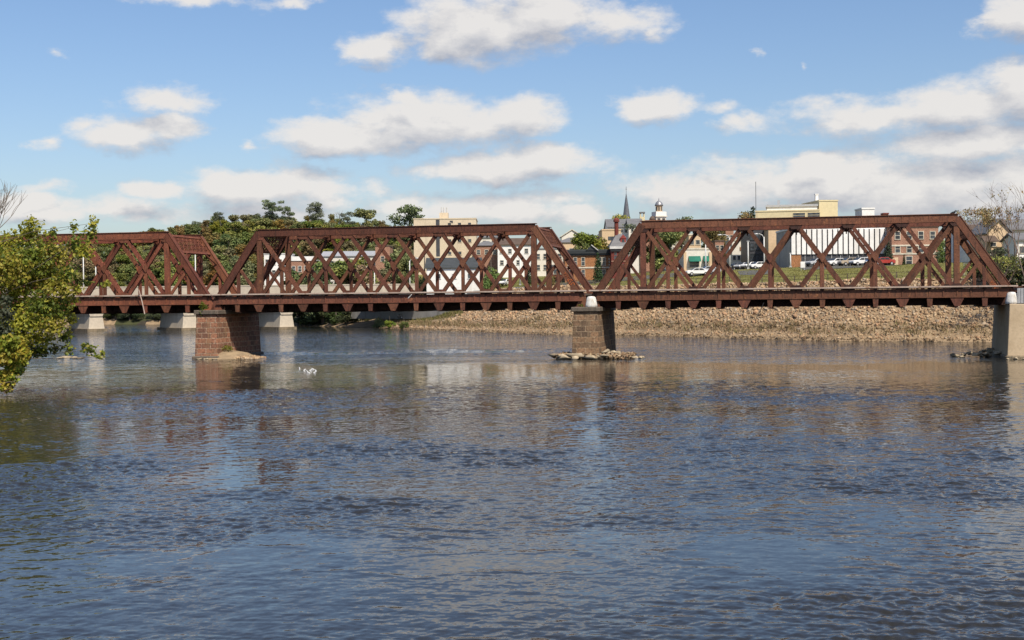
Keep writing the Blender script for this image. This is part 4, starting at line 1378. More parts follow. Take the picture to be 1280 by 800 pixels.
# ------------------------------------------------------------------ the near trees on the left bank
def near_tree(name, label, cat, Y, trunk_px, base_z, clusters, cols, n, size, seed, dspread=2.2, sprigs=()):
    tp = at(trunk_px, 400, Y)
    root = empty(name, (tp.x, Y, base_z), 0, label, cat)
    rr = random.Random(seed)
    px2m = Y / F
    blobs = []
    for (cx, cy, rx, ry) in clusters:
        y = Y + rr.uniform(-1, 1) * dspread
        p = at(cx, cy, y)
        q = p - Vector((tp.x, Y, base_z))
        blobs.append((q.x, q.y, q.z, rx * px2m, max(0.5, (rx + ry) / 2 * px2m), ry * px2m))
    V, Fq, C = leaf_cloud(blobs, n, size, cols, seed, up=0.5, shell=0.95, aspect=0.72)
    np_mesh('crown', V, Fq, M['leaf_near'], C, parent=root)
    mb = MB()
    H = max(b[2] for b in blobs)
    stem = [Vector((0, 0, -0.8)), Vector((0.1, 0.1, H * 0.25)), Vector((-0.1, 0, H * 0.5)), Vector((0.12, 0.1, H * 0.75)), Vector((0.1, 0, H * 0.97))]
    mb.tube(stem, [0.17, 0.13, 0.10, 0.06, 0.02], 8)
    for b_ in blobs:
        bz = b_[2]
        z0 = max(0.5, min(H * 0.8, bz - abs(b_[0]) * 0.45 - 0.3)) if bz > 3 else rr.uniform(1.2, 2.2)
        i = min(3, int(z0 / (H / 4)))
        src = stem[i].lerp(stem[i + 1], max(0, min(1, (z0 - stem[i].z) / (stem[i + 1].z - stem[i].z))))
        limb_mb(mb, src, b_[:3], 0.055, 0.012, rr, bend=0.10)
        for _ in range(3):
            a = Vector((rr.uniform(-1, 1) * b_[3], rr.uniform(-1, 1) * b_[4], rr.uniform(-.7, 1) * b_[5]))
            limb_mb(mb, Vector(b_[:3]) - a * 0.2, Vector(b_[:3]) + a * 0.9, 0.018, 0.006, rr, n=2)
    mb.build('trunk', M['bark'], root)
    return root

LG = [(0.36, 0.355, 0.045), (0.24, 0.285, 0.036), (0.43, 0.395, 0.055), (0.13, 0.175, 0.026), (0.36, 0.31, 0.05), (0.17, 0.215, 0.03)]
cl = [(36, 440, 16, 9), (22, 442, 14, 9), (52, 438, 12, 7), (44, 400, 22, 18), (10, 400, 20, 18), (32, 350, 22, 18), (72, 360, 16, 14), (-8, 430, 20, 16), (40, 292, 17, 15), (39, 278, 8, 9), (16, 306, 22, 18), (8, 335, 26, 22), (44, 322, 26, 20), (66, 292, 5, 9), (70, 318, 17, 17), (92, 284, 5, 8), (92, 303, 7, 10), (117, 279, 5, 11), (112, 294, 9, 10),
      (104, 312, 13, 11), (58, 348, 26, 18), (84, 343, 13, 14), (20, 368, 26, 22), (58, 382, 26, 18), (86, 374, 11, 11), (28, 405, 26, 20), (68, 408, 18, 12), (82, 421, 9, 7), (50, 424, 18, 8), (14, 424, 20, 16),
      (76, 394, 14, 11), (91, 398, 6, 9), (133, 355, 5, 3.5), (107, 354, 8, 4), (96, 362, 6, 5), (112, 437, 9, 7), (124, 446, 6, 3), (86, 436, 6, 9), (104, 431, 4, 4), (70, 436, 7, 6), (128, 441, 3, 3),
      (-20, 320, 30, 26), (-30, 365, 30, 28), (-20, 405, 30, 26), (-50, 330, 30, 30), (-60, 385, 30, 30), (-35, 290, 24, 20)]
near_tree('sycamore_tree', 'leafy yellow-green young tree overhanging the water on the left bank', 'tree', 103, -100, gz(at(-100, 400, 103).x, 103), [(a, b, c * 1.18, d * 1.15) for a, b, c, d in cl], LG, 23000, 0.15, 5)
cl2 = [(30, 442, 10, 8), (22, 462, 8, 7), (12, 426, 12, 10), (24, 430, 10, 9), (2, 432, 12, 12), (14, 474, 9, 7), (28, 452, 7, 6), (6, 446, 13, 10), (16, 458, 11, 9), (4, 470, 12, 9), (-14, 450, 16, 14), (-20, 475, 14, 12), (8, 484, 8, 7), (20, 441, 9, 7), (-40, 462, 18, 16)]
LO = [(0.44, 0.36, 0.05), (0.38, 0.38, 0.045), (0.42, 0.33, 0.05), (0.27, 0.32, 0.04), (0.36, 0.38, 0.045), (0.20, 0.24, 0.03)]
near_tree('riverside_bush', 'orange-tinged leafy bush at the water edge below the left-bank tree', 'bush', 91, -140, gz(at(-140, 470, 91).x, 91), cl2, LO, 6000, 0.14, 8, dspread=1.0)
cl3 = [(6, 392, 12, 14), (2, 412, 14, 10), (-14, 385, 14, 16), (8, 375, 8, 8)]
near_tree('willow_bush', 'dull grey-green bush half hidden in the leafy tree at the left edge', 'bush', 97, -120, gz(at(-120, 420, 97).x, 97), cl3, [(0.11, 0.12, 0.075), (0.085, 0.10, 0.06), (0.06, 0.075, 0.04)], 1800, 0.12, 9, dspread=0.8)
# bare twigs reaching down to the water
p = at(8, 500, 90)
mb = MB()
rr = random.Random(3)
for i in range(26):
    a = Vector((rr.uniform(-1.2, 0.7), rr.uniform(-.5, .5), rr.uniform(0.2, 1.0)))
    limb_mb(mb, a, a + Vector((rr.uniform(-.4, .7), rr.uniform(-.3, .3), rr.uniform(-0.7, 0.5))), 0.022, 0.008, rr, n=3)
o = mb.build('dead_brush', M['twig'])
o.location = (p.x, 90, 0.0)
tag(o, 'tangle of bare dead twigs at the water edge below the orange-tinged bush', 'dead brush')
# sprig on the red pier coping
V, Fq, C = leaf_cloud([(0, 0, 0.42, 0.42, 0.35, 0.42), (0.3, 0, 0.2, 0.25, 0.3, 0.22), (-0.15, 0, -0.2, 0.2, 0.2, 0.45)], 170, 0.13, [(0.20, 0.20, 0.03), (0.14, 0.17, 0.03)], 4, shell=0.9)
o = np_mesh('weed_tuft', V, Fq, M['leaf_near'], C)
o.location = B(s1 - 0.35, -1.98, 5.35)
tag(o, 'yellow-green leafy sprig growing on the coping of the red pier', 'plant')
V, Fq, C = leaf_cloud([(0, 0, 0.25, 0.7, 0.6, 0.35)], 120, 0.12, [(0.20, 0.20, 0.03), (0.16, 0.15, 0.05)], 5, shell=0.9)
o = np_mesh('weed_tuft', V, Fq, M['leaf_near'], C)
o.location = B(s1 + 1.75, -0.6, 0.85)
tag(o, 'grassy weed tuft on the gravel beside the red pier', 'plant')
V, Fq, C = leaf_cloud([(0, 0, 0.1, 0.4, 0.3, 0.15)], 60, 0.09, [(0.15, 0.17, 0.03)], 6, shell=0.9)
o = np_mesh('weed_tuft', V, Fq, M['leaf_near'], C)
o.location = B(s2 - 0.55, -1.6, 5.32)
tag(o, 'low green weed on the coping of the grey stone pier', 'plant')

# ------------------------------------------------------------------ buildings
def building(name, label, x0, x1, ytop, Y, depth, wall, roof='flat', roofm=None, rise=0.0, yaw=0.0, cat='building', overhang=0.35, ridge='x', zb=None, group=None, parapet=None):
    """a building whose front top edge runs from (x0,ytop) to (x1,ytop) at depth Y; ridge 'x' runs along the front"""
    a, b = at(x0, ytop, Y), at(x1, ytop, Y)
    xc, w = (a.x + b.x) / 2, b.x - a.x
    g_ = min(gz(a.x, Y), gz(b.x, Y), gz(xc, Y + depth)) - 0.4 if zb is None else zb
    ztop = (a.z + b.z) / 2
    root = empty(name, (xc, Y, g_), yaw, label, cat, group)
    h = ztop - g_
    MB().box(-w / 2, w / 2, 0, depth, 0, h).build('wall', M[wall], root)
    rm = M[roofm or 'roof_white']
    o_ = overhang
    if roof == 'flat':
        m = MB().box(-w / 2 - 0.12, w / 2 + 0.12, -0.12, depth + 0.12, h + 0.003, h + 0.35)
        m.build('roof', M[parapet] if parapet else rm, root)
    elif roof == 'gable':
        if ridge == 'x':
            m = MB().prism_x([(-o_, h - 0.1), (depth / 2, h + rise), (depth + o_, h - 0.1), (depth + o_, h + 0.12), (depth / 2, h + rise + 0.22), (-o_, h + 0.12)], -w / 2 - o_, w / 2 + o_)
            MB().prism_x([(0.0, h + 0.001), (depth / 2, h + rise - 0.02), (depth, h + 0.001)], -w / 2, w / 2).build('gable', M[wall], root)
        else:
            m = MB().prism([(-w / 2 - o_, h - 0.1), (0, h + rise), (w / 2 + o_, h - 0.1), (w / 2 + o_, h + 0.14), (0, h + rise + 0.24), (-w / 2 - o_, h + 0.14)], -o_, depth + o_)
            MB().prism([(-w / 2, h + 0.001), (0, h + rise - 0.02), (w / 2, h + 0.001)], 0, depth).build('gable', M[wall], root)
        m.build('roof', rm, root)
    elif roof == 'hip':
        k = min(w, depth) * 0.42
        MB().frustum((-w / 2 - o_, w / 2 + o_, -o_, depth + o_), (-w / 2 + k, w / 2 - k, k, depth - k), h + 0.003, h + rise).build('roof', rm, root)
    elif roof == 'mansard':
        k = rise * 0.45
        MB().frustum((-w / 2 - o_, w / 2 + o_, -o_, depth + o_), (-w / 2 + k, w / 2 - k, k, depth - k), h + 0.003, h + rise).build('roof', rm, root)
    root['w_'], root['h_'], root['d_'] = w, h, depth
    return root


def win(root, x, z, w, h, frame='trim', pane='glass', y=0.0, sill=True):
    m = MB()
    t = min(0.14, w * 0.12)
    m.box(x - w / 2 - t, x - w / 2, y - 0.07, y - 0.003, z, z + h)
    m.box(x + w / 2, x + w / 2 + t, y - 0.07, y - 0.003, z, z + h)
    m.box(x - w / 2 - t, x + w / 2 + t, y - 0.07, y - 0.003, z + h + 0.001, z + h + t)
    m.box(x - w / 2 - t * 1.6, x + w / 2 + t * 1.6, y - 0.14, y - 0.003, z - t, z - 0.001)
    if h > 1.0: m.box(x - w / 2, x + w / 2, y - 0.055, y - 0.02, z + h * 0.5 - 0.04, z + h * 0.5 + 0.04)
    f = m.build('window', M[frame], root)
    MB().box(x - w / 2, x + w / 2, y - 0.018, y - 0.004, z, z + h).build('pane', M[pane], f)
    return f


def wins(root, nx_, rows, ww, wh, x0=None, x1=None, frame='trim', pane='glass', y=0.0):
    """rows = heights of the window sills below the wall top"""
    w, h = root['w_'], root['h_']
    x0 = -w / 2 + w / nx_ / 2 if x0 is None else x0
    x1 = w / 2 - w / nx_ / 2 if x1 is None else x1
    for zz in rows:
        for i in range(nx_):
            x = x0 if nx_ == 1 else x0 + (x1 - x0) * i / (nx_ - 1)
            if h - zz > 0.2: win(root, x, h - zz, ww, wh, frame, pane, y)


def boxpart(root, name, x0, x1, y0, y1, z0, z1, mat, up=True):
    h = root['h_'] if up else 0
    return MB().box(x0, x1, y0, y1, h + z0, h + z1).build(name, M[mat], root)


def chimney(root, x, y, w, z1, mat, z0=0.0):
    o = MB().box(x - w / 2, x + w / 2, y - w / 2, y + w / 2, root['h_'] + z0, root['h_'] + z1)
    o.box(x - w / 2 - 0.1, x + w / 2 + 0.1, y - w / 2 - 0.1, y + w / 2 + 0.1, root['h_'] + z1 + 0.002, root['h_'] + z1 + 0.25)
    return o.build('chimney', M[mat], root)

# beige block of flats
b = building('apartment_block', 'tall plain beige block with a dark vertical window strip and roof penthouse', 517, 595, 274, 430, 18, 'beige', parapet='beige')
boxpart(b, 'window_strip', -2.9, -1.7, -0.05, -0.004, -12, -0.1, 'dark_wall')
boxpart(b, 'penthouse', -1.9, 0.9, 3, 8, 0.36, 2.3, 'beige')
for x in (-1.2, -0.4, 0.5):
    MB().tube([(x, 4, b['h_'] + 2.303), (x, 4, b['h_'] + 4.1)], 0.22, 8).build('vent_pipe', M['roof_white'], b)
wins(b, 3, (2.2, 7.5, 11.5), 1.0, 1.0, 1.5, 8.0, frame='beige')
boxpart(b, 'vent_louvre', 1.6, 2.6, -0.06, -0.004, -1.3, -0.5, 'dark_wall')
# white house with grey roof
b = building('white_house', 'white-walled house with a broad dark grey roof before the beige block', 533, 600, 335, 292, 10, 'white', 'gable', 'slate_dark', 2.2)
wins(b, 3, (2.3,), 0.8, 1.0, -3.2, 3.6, frame='white')
MB().box(-5.2, -3.6, -0.07, -0.004, 0.1, 3.0).build('garage_door', M['offwhite'], b)
# hillside white houses
b = building('white_house', 'white hillside house with small dark windows and grey roof', 622, 663, 306, 360, 9, 'white', 'gable', 'roof_brown', 1.8)
wins(b, 4, (2.3, 5.4), 0.9, 1.2, frame='offwhite')
b = building('brick_house', 'brownish brick house with flat grey roof left of the hillside white house', 593, 623, 307, 370, 8, 'pink_brick', 'hip', 'slate', 1.4)
wins(b, 3, (2.4,), 0.9, 1.2)
b = building('white_house', 'pale narrow white house above the brownish brick house', 600, 622, 297, 420, 8, 'offwhite', 'gable', 'slate', 1.5)
wins(b, 2, (2.2,), 0.9, 1.2)
b = building('stone_house', 'cream house partly hidden by the end post right of the hillside white house', 668, 704, 312, 340, 9, 'offwhite', 'flat', 'slate')
wins(b, 4, (2.4, 5.2), 0.9, 1.3)
b = building('red_shed', 'small red brick shed left of the orange brick station', 690, 707, 333, 285, 6, 'red_brick', 'flat', 'slate')
wins(b, 2, (1.6,), 0.8, 1.0)
# terrace behind the left of the middle span
b = building('terraced_houses', 'white-topped terraced house behind the left hip of the middle span', 330, 362, 318, 395, 9, 'white', 'flat', 'roof_white')
wins(b, 4, (3.0, 6.2), 1.0, 1.5, frame='offwhite')
b = building('terraced_houses', 'brick terraced house with a white parapet beside the white-topped one', 363, 394, 326, 393, 9, 'pink_brick', 'flat', 'roof_white')
boxpart(b, 'parapet', -3.8, 3.8, -0.2, -0.123, 0.01, 1.3, 'white')
wins(b, 4, (3.2, 6.2), 0.9, 1.6, frame='offwhite')
b = building('warehouse', 'long low warehouse with a blue-grey metal roof behind the green trees', 402, 470, 320, 385, 12, 'offwhite', 'gable', 'metal_grey', 1.4)
wins(b, 8, (2.6,), 1.0, 1.2)
b = building('brick_warehouse', 'plain salmon brick end wall right of the long warehouse', 469, 487, 308, 375, 10, 'pink_brick', 'flat', 'roof_brown')
wins(b, 1, (4.2,), 0.9, 1.4)
# gabled house on the skyline, tan apartment etc
b = building('gabled_house', 'pale yellow gabled house on the skyline right of the middle span', 702, 728, 296, 400, 10, 'offwhite', 'gable', 'trim', 2.1, ridge='y')
wins(b, 2, (2.4,), 0.8, 1.1)
b = building('flat_house', 'tan low house with a grey roof below the pale gabled house', 697, 732, 303, 370, 9, 'tan', 'hip', 'slate', 1.5)
wins(b, 3, (2.6,), 1.2, 0.9)
b = building('tan_block', 'tan flat-roofed block with a dark strip window behind the red chimney', 752.5, 776, 288, 350, 12, 'tan', 'flat', 'tan')
boxpart(b, 'strip_window', -0.9, 1.9, -0.06, -0.004, -2.6, -1.6, 'glass')
b = building('slate_roof_hall', 'long hall with a light grey slate roof over the tan block', 759.5, 790, 284, 400, 12, 'white', 'gable', 'slate', 2.6)
wins(b, 6, (1.6,), 0.7, 1.0)
b = building('slate_roof_house', 'grey-roofed house to the right of the long slate hall', 786, 803, 283, 395, 10, 'offwhite', 'gable', 'slate', 2.4)
wins(b, 2, (1.6,), 0.7, 1.0)
# orange brick station
b = building('station_building', 'long orange brick station with dark cornice and small central gable', 706, 765, 314, 272, 9, 'orange_brick', 'flat', 'slate_dark')
H_ = b['h_']; W_ = b['w_']
boxpart(b, 'cornice', -W_ / 2 - 0.3, W_ / 2 + 0.1, -0.55, -0.13, -0.5, 0.12, 'cornice')
boxpart(b, 'cornice', -W_ / 2 - 0.2, W_ / 2 + 0.1, -0.35, -0.13, -0.85, -0.503, 'cornice')
MB().prism([(-0.6, H_ + 0.12), (1.7, H_ + 0.12), (0.55, H_ + 1.15)], -0.7, 1.0).build('central_gable', M['cornice'], b)
MB().beam((0.55, -0.75, H_ + 1.25), (1.95, -0.75, H_ + 0.15), 0.16, 0.5).build('gable_trim', M['roof_white'], b)
for x in (-3.9, -2.7, -0.2 - 0.9, 2.35, 3.15, ):
    win(b, x, H_ - 2.9, 0.62, 1.6)
for x in (-3.9, -1.1, 2.35, 3.15):
    win(b, x, H_ - 5.2, 0.62, 1.4)
boxpart(b, 'string_course', -W_ / 2, W_ / 2, -0.12, -0.004, -3.5, -3.2, 'trim')
for i in range(6):
    MB().box(4.1, 4.6 if i % 2 else 4.45, -0.1, -0.004, H_ - 1.8 - 0.6 * i, H_ - 1.45 - 0.6 * i).build('quoin', M['trim'], b)
# tower with chimney
t_ = building('station_tower', 'dark red brick tower with a grey mansard roof, red dormer and tall red chimney', 764, 785, 308, 268, 6, 'red_brick', 'mansard', 'slate', 2.6)
Ht, Wt = t_['h_'], t_['w_']
boxpart(t_, 'cornice', -Wt / 2 - 0.35, Wt / 2 + 0.35, -0.5, -0.36, -0.5, 0.0, 'roof_white')
boxpart(t_, 'cornice', -Wt / 2 - 0.1, Wt / 2 + 0.1, -0.3, -0.01, -1.0, -0.51, 'cornice')
m = MB(); m.lathe([(0.42, 0), (0.42, 4.6), (0.62, 4.62), (0.62, 4.95), (0.5, 5.25), (0.2, 5.45)], 14, (-Wt / 2 + 1.2, 1.4))
c_ = m.build('chimney', M['red_brick'], t_); c_.location.z = Ht + 0.4
dm = MB().box(0.2, 1.3, 0.15, 2.2, Ht + 0.6, Ht + 1.6)
dm.prism([(0.05, Ht + 1.603), (1.45, Ht + 1.603), (0.75, Ht + 2.4)], 0.05, 2.4)
dd_ = dm.build('dormer', M['red_trim'], t_)
MB().box(0.5, 1.0, 0.11, 0.147, Ht + 0.75, Ht + 1.4).build('pane', M['glass'], dd_)
wins(t_, 2, (2.6, 5.0), 0.6, 1.5, frame='red_trim')
MB().box(-Wt / 2, Wt / 2, -0.1, -0.004, Ht - 3.1, Ht - 2.85).build('string_course', M['pink_brick'], t_)

# churches and cupolas
ch = empty('church', (at(783, 270, 520).x, 520, gz(at(783, 270, 520).x, 520)), 0.4, 'church with a slender dark pointed spire on the skyline', 'church')
zt_ = at(783, 241.5, 520).z - ch.location.z
MB().box(-1.6, 1.6, -1.6, 1.6, 0, zt_ - 10.5).build('tower', M['pink_brick'], ch)
MB().lathe([(1.75, zt_ - 10.5), (1.35, zt_ - 9.2), (0.75, zt_ - 4.4), (0.12, zt_ - 0.3), (0.02, zt_)], 8, rot=0.3).build('spire', M['spire'], ch)
MB().tube([(0, 0, zt_ - 0.2), (0, 0, zt_ + 2.6)], 0.07, 5).box(-0.35, 0.35, -0.04, 0.04, zt_ + 1.5, zt_ + 1.62).build('cross', M['metal_dark'], ch)
MB().box(-4, 4, 1.603, 18, 0, zt_ - 16).build('nave', M['pink_brick'], ch)
MB().prism([(-4.4, zt_ - 16), (4.4, zt_ - 16), (0, zt_ - 12)], 1.7, 18).build('roof', M['slate'], ch)

cu_x = at(831.5, 270, 430).x
cu = empty('cupola_building', (cu_x, 430, gz(cu_x, 430)), 0.3, 'building with a white tiered cupola and silver dome', 'building')
z0c = cu.location.z
zc_ = lambda py: at(831.5, py, 430).z - z0c
MB().box(-7, 7, 0, 10, 0, zc_(279)).build('wall', M['offwhite'], cu)
MB().frustum((-7.4, 7.4, -0.4, 10.4), (-3, 3, 3, 7), zc_(279) + 0.01, zc_(275)).build('roof', M['roof_brown'], cu)
m = MB().box(-1.75, 1.75, 3.2, 6.7, zc_(281), zc_(270.2)); m.box(-2.05, 2.05, 2.9, 7.0, zc_(270.2) + .003, zc_(268.8))
lo = m.build('belfry', M['offwhite'], cu)
for x in (-0.85, 0.85):
    MB().box(x - 0.5, x + 0.5, 3.12, 3.196, zc_(276.5), zc_(272)).build('arched_opening', M['dark_wall'], lo)
MB().box(-1.85, 1.85, 3.1, 6.8, zc_(268.8) + .003, zc_(263.6)).build('balustrade', M['white'], cu)
m = MB(); m.lathe([(1.15, 0), (1.15, zc_(256.5) - zc_(263.6)), (1.4, zc_(256.2) - zc_(263.6))], 8)
la = m.build('lantern', M['tan'], cu); la.location = (0, 4.95, zc_(263.6) + .003)
for k in range(8):
    a = math.pi / 8 + k * math.pi / 4
    MB().box(-0.02, 0.02, -0.22, 0.22, 0.3, 1.5).build('opening', M['dark_wall'], la)
    o = la.children[-1]; o.location = (1.1 * math.cos(a), 1.1 * math.sin(a), 0); o.rotation_euler = (0, 0, a)
m = MB(); m.lathe([(1.4, 0), (1.3, 0.5), (0.95, 1.2), (0.5, 1.6), (0.22, 1.75), (0.2, 2.2), (0.04, 2.7)], 14)
do = m.build('dome', M['dome'], cu, smooth=True); do.location = (0, 4.95, zc_(256.2) + .006)
# little yellow turret and brown dome
tx = at(803, 270, 420).x
tu = empty('turret', (tx, 420, gz(tx, 420)), 0, 'little yellow turret with an open belfry left of the white cupola', 'turret')
zz = lambda py: at(803, py, 420).z - tu.location.z
MB().box(-0.75, 0.75, 0, 1.5, 0, zz(271)).build('wall', M['yellow'], tu)
m = MB()
for sx_ in (-0.55, 0.55):
    for yy in (0.12, 1.2): m.box(sx_ - 0.15, sx_ + 0.15, yy, yy + 0.3, zz(271) + .003, zz(266.5))
m.build('belfry', M['yellow'], tu)
MB().box(-0.85, 0.85, -0.1, 1.6, zz(266.5) + .003, zz(264.8)).build('roof', M['slate'], tu)
tx = at(816, 272, 425).x
dk = empty('domed_house', (tx, 425, gz(tx, 425)), 0, 'house with a small round brown dome between turret and white cupola', 'house')
zz = lambda py: at(816, py, 425).z - dk.location.z
MB().box(-3, 3, 0, 6, 0, zz(275)).build('wall', M['pink_brick'], dk)
m = MB(); m.lathe([(1.0, 0), (0.95, 0.5), (0.6, 1.1), (0.1, 1.4)], 12); o = m.build('dome', M['roof_brown'], dk, smooth=True); o.location = (0, 1.5, zz(275) + .003)

# shop with green awnings and neighbours
b = building('shop', 'low cream shop with two green awnings and flat roof', 855, 889, 312, 268, 9, 'offwhite', 'flat', 'trim')
Hs, Ws = b['h_'], b['w_']
for x0, x1 in ((-1.85, 0.55), (1.1, 2.2)):
    MB().prism_x([(-1.2, Hs - 2.35), (-0.01, Hs - 1.3), (-0.01, Hs - 1.38), (-1.2, Hs - 2.43)], x0, x1).build('awning', M['awning'], b)
    win(b, (x0 + x1) / 2, Hs - 3.5, (x1 - x0) * 0.8, 1.2)
MB().box(-Ws / 2 - 0.1, -Ws / 2 + 0.45, -0.3, -0.004, 0, Hs - 0.5).build('pillar', M['tan'], b)
MB().box(Ws / 2 - 0.45, Ws / 2 + 0.1, -0.3, -0.004, 0, Hs - 0.5).build('pillar', M['tan'], b)
b = building('tan_block', 'orange-tan block standing over the right end of the awning shop', 861, 876, 294, 320, 9, 'tan', 'flat', 'trim')
wins(b, 2, (2.2, 5.0), 0.9, 1.0)
b = building('brick_house', 'small salmon brick house left of the street mouth', 894, 905, 302, 310, 7, 'pink_brick', 'flat', 'roof_brown')
wins(b, 2, (2.0,), 0.7, 1.1)
b = building('brick_house', 'taller dusky salmon brick house by the street lamps', 907, 917, 287, 330, 8, 'pink_brick', 'flat', 'roof_brown')
wins(b, 2, (2.5, 5.4), 0.7, 1.1)
b = building('corner_shop', 'pale yellow corner shop with an orange sign at the street', 915, 932, 301, 300, 9, 'offwhite', 'flat', 'trim')
boxpart(b, 'sign', 0.2, 1.1, -0.12, -0.004, -2.2, -1.4, 'orange_brick')
wins(b, 3, (4.3,), 0.6, 0.9)
b = building('glass_block', 'dark glassy block between the corner shop and the orange brick block', 937, 961, 286, 285, 11, 'dark_wall', 'flat', 'cornice')
wins(b, 4, (2.4, 4.6, 6.8), 0.7, 1.4, frame='cornice')
b = building('brick_block', 'plain orange-tan brick block left of the white fin building', 960.5, 988, 287, 280, 10, 'tan', 'flat', 'tan')
wins(b, 1, (6.6,), 0.6, 1.0, x0=1.6)
# cream yellow block
b = building('cream_block', 'large cream yellow block with dark windows under a white roof storey', 945, 1023, 264.2, 345, 18, 'yellow', 'flat', 'trim', parapet='yellow', yaw=-0.2)
Hb, Wb = b['h_'], b['w_']
boxpart(b, 'roof_storey', -5.2, Wb / 2 - 0.4, 2.5, 12, 0.36, 1.35, 'white')
boxpart(b, 'roof_slab', -5.5, Wb / 2 - 0.2, 2.2, 12.3, 1.353, 1.9, 'metal_grey')
wins(b, 2, (1.7,), 3.0, 1.2, 3.0, 6.7, frame='yellow')
wins(b, 6, (4.6, 7.6), 1.4, 1.2, frame='yellow')
MB().tube([(-Wb / 2 + 0.1, 1, Hb), (-Wb / 2 + 0.1, 1, Hb + 8.0)], 0.07, 5).build('antenna_mast', M['metal_dark'], b)
MB().box(-2.5, -1.85, 5, 5.6, Hb + 1.9, Hb + 3.3).build('flue', M['metal_grey'], b)
MB().tube([(-5.0, 3, Hb + 0.36), (-5.0, 3, Hb + 2.0)], 0.2, 6).build('vent_pipe', M['metal_dark'], b)
b = building('cream_tower', 'square cream yellow tower with a white chimney beside the cream block', 1023.5, 1047.5, 251.5, 348, 14, 'yellow', 'flat', 'yellow', parapet='yellow', yaw=0.10)
chimney(b, -2.2, 3, 0.75, 1.9, 'white', 0.3)
# white fin building
b = building('fin_building', 'white building of tall vertical fins with dark slits and a dark ground floor', 988, 1112, 286.5, 262, 14, 'concrete_grey', 'flat', 'white')
Hf, Wf = b['h_'], b['w_']
nf = 19
zfin = at(1050, 317.5, 262).z - b.location.z
boxpart(b, 'slit_backing', -Wf / 2 + 0.05, Wf / 2 - 0.05, -0.06, -0.003, -(Hf - 0.3), -0.02, 'dark_wall')
for i in range(nf):
    x0 = -Wf / 2 + Wf * i / nf
    MB().box(x0 + 0.13, x0 + Wf / nf - 0.13, -0.38, -0.063, zfin, Hf - 0.003).build('fin_panel', M['white'], b)
for i in range(10):
    x0 = -Wf / 2 + 2.8 + i * 1.75
    MB().box(x0 - 0.05, x0 + 0.05, -0.2, -0.1, 0.4, zfin - 0.3).build('mullion', M['metal_grey'], b)
MB().box(-Wf / 2, -Wf / 2 + 2.0, -0.42, -0.004, 0, zfin - 0.2).build('brick_bay', M['orange_brick'], b)
MB().box(Wf / 2 - 0.5, Wf / 2, -0.42, -0.004, 0, zfin - 0.2).build('end_pillar', M['offwhite'], b)
b = building('white_tank_house', 'small white penthouse box peeping over the top chord', 1077.5, 1093, 261.5, 300, 6, 'white', 'flat', 'white', zb=gz(60, 300))
b = building('brick_chimney', 'squat brick chimney top just over the chord right of the white penthouse box', 1104.5, 1110.5, 268, 300, 2, 'pink_brick', 'flat', 'red_brick', zb=gz(60, 300), cat='chimney')
# brick block on the right
b = building('brick_office', 'salmon brick office block with pale bands and paired windows', 1114.5, 1173, 284.5, 258, 12, 'pink_brick', 'flat', 'roof_brown')
Hk, Wk = b['h_'], b['w_']
boxpart(b, 'band', -Wk / 2, Wk / 2, -0.1, -0.004, -3.6, -3.3, 'trim')
boxpart(b, 'band', -Wk / 2, Wk / 2, -0.1, -0.004, -5.2, -4.95, 'trim')
wins(b, 4, (2.2, 4.8), 0.9, 1.4, -3.4, 3.4)
wins(b, 2, (7.2,), 1.1, 1.6, -1.2, 1.6)
MB().prism([(-Wk / 2 - 1.0, 0), (-Wk / 2 + 0.6, 0), (-Wk / 2 + 0.6, 2.2), (-Wk / 2 - 0.6, 1.9)], -2.2, -0.01).build('entrance_porch', M['tan'], b)
# houses on the right
b = building('long_roof_house', 'long pale house with a grey roof far behind the truss end', 1202, 1252, 283, 265, 9, 'white', 'gable', 'slate', 1.4)
wins(b, 5, (1.9,), 0.8, 1.0)
b = building('white_house', 'narrow cream white house just right of the truss end', 1216, 1238, 289, 235, 8, 'white', 'gable', 'roof_brown', 1.2, yaw=0.25)
wins(b, 2, (2.0, 4.4), 0.7, 1.1)
b = building('tan_gabled_house', 'tan house with a pale-trimmed gable and brown porch roof behind the shrubs', 1234, 1264, 292, 212, 8, 'tan', 'gable', 'slate', 2.2, ridge='y')
wins(b, 2, (2.0, 4.4), 0.8, 1.2)
Hh, Wh = b['h_'], b['w_']
MB().prism_x([(-2.0, Hh - 1.2), (-0.02, Hh - 0.3), (-0.02, Hh - 0.5), (-2.0, Hh - 1.4)], -Wh / 2 - 1.2, -Wh / 2 + 1.2).build('porch_roof', M['roof_brown'], b)
b = building('grey_roof_house', 'grey-roofed pale house at the right edge of the view', 1262, 1300, 287, 225, 9, 'offwhite', 'gable', 'slate', 1.8)
wins(b, 4, (2.2,), 0.8, 1.1)
b = building('white_house', 'small white house low at the right edge behind the shrubs', 1271, 1296, 300, 205, 6, 'white', 'gable', 'slate', 1.0)
wins(b, 2, (2.0,), 0.7, 1.0)

# chain-link fence by the right shrubs
cf = empty('chainlink_fence', (at(1205, 340, 195).x, 195, gz(at(1205, 340, 195).x, 195)), -0.75, 'grey chain-link fence below the shrubs right of the truss end', 'fence')
for i in range(9):
    MB().tube([(i * 2.0, 0, -1.0), (i * 2.0, 0, 1.9)], 0.04, 6).build('post', M['metal_grey'], cf)
m = MB()
for i in range(64):
    m.box(i * 0.25, i * 0.25 + 0.018, 0.05, 0.065, -0.6, 1.85)
for k in range(9):
    m.box(0, 16, 0.068, 0.08, -0.4 + k * 0.28, -0.385 + k * 0.28)
m.build('wire_mesh', M['metal_grey'], cf)
MB().tube([(0, 0.02, 1.87), (16, 0.02, 1.87)], 0.035, 6).build('top_rail', M['metal_grey'], cf)

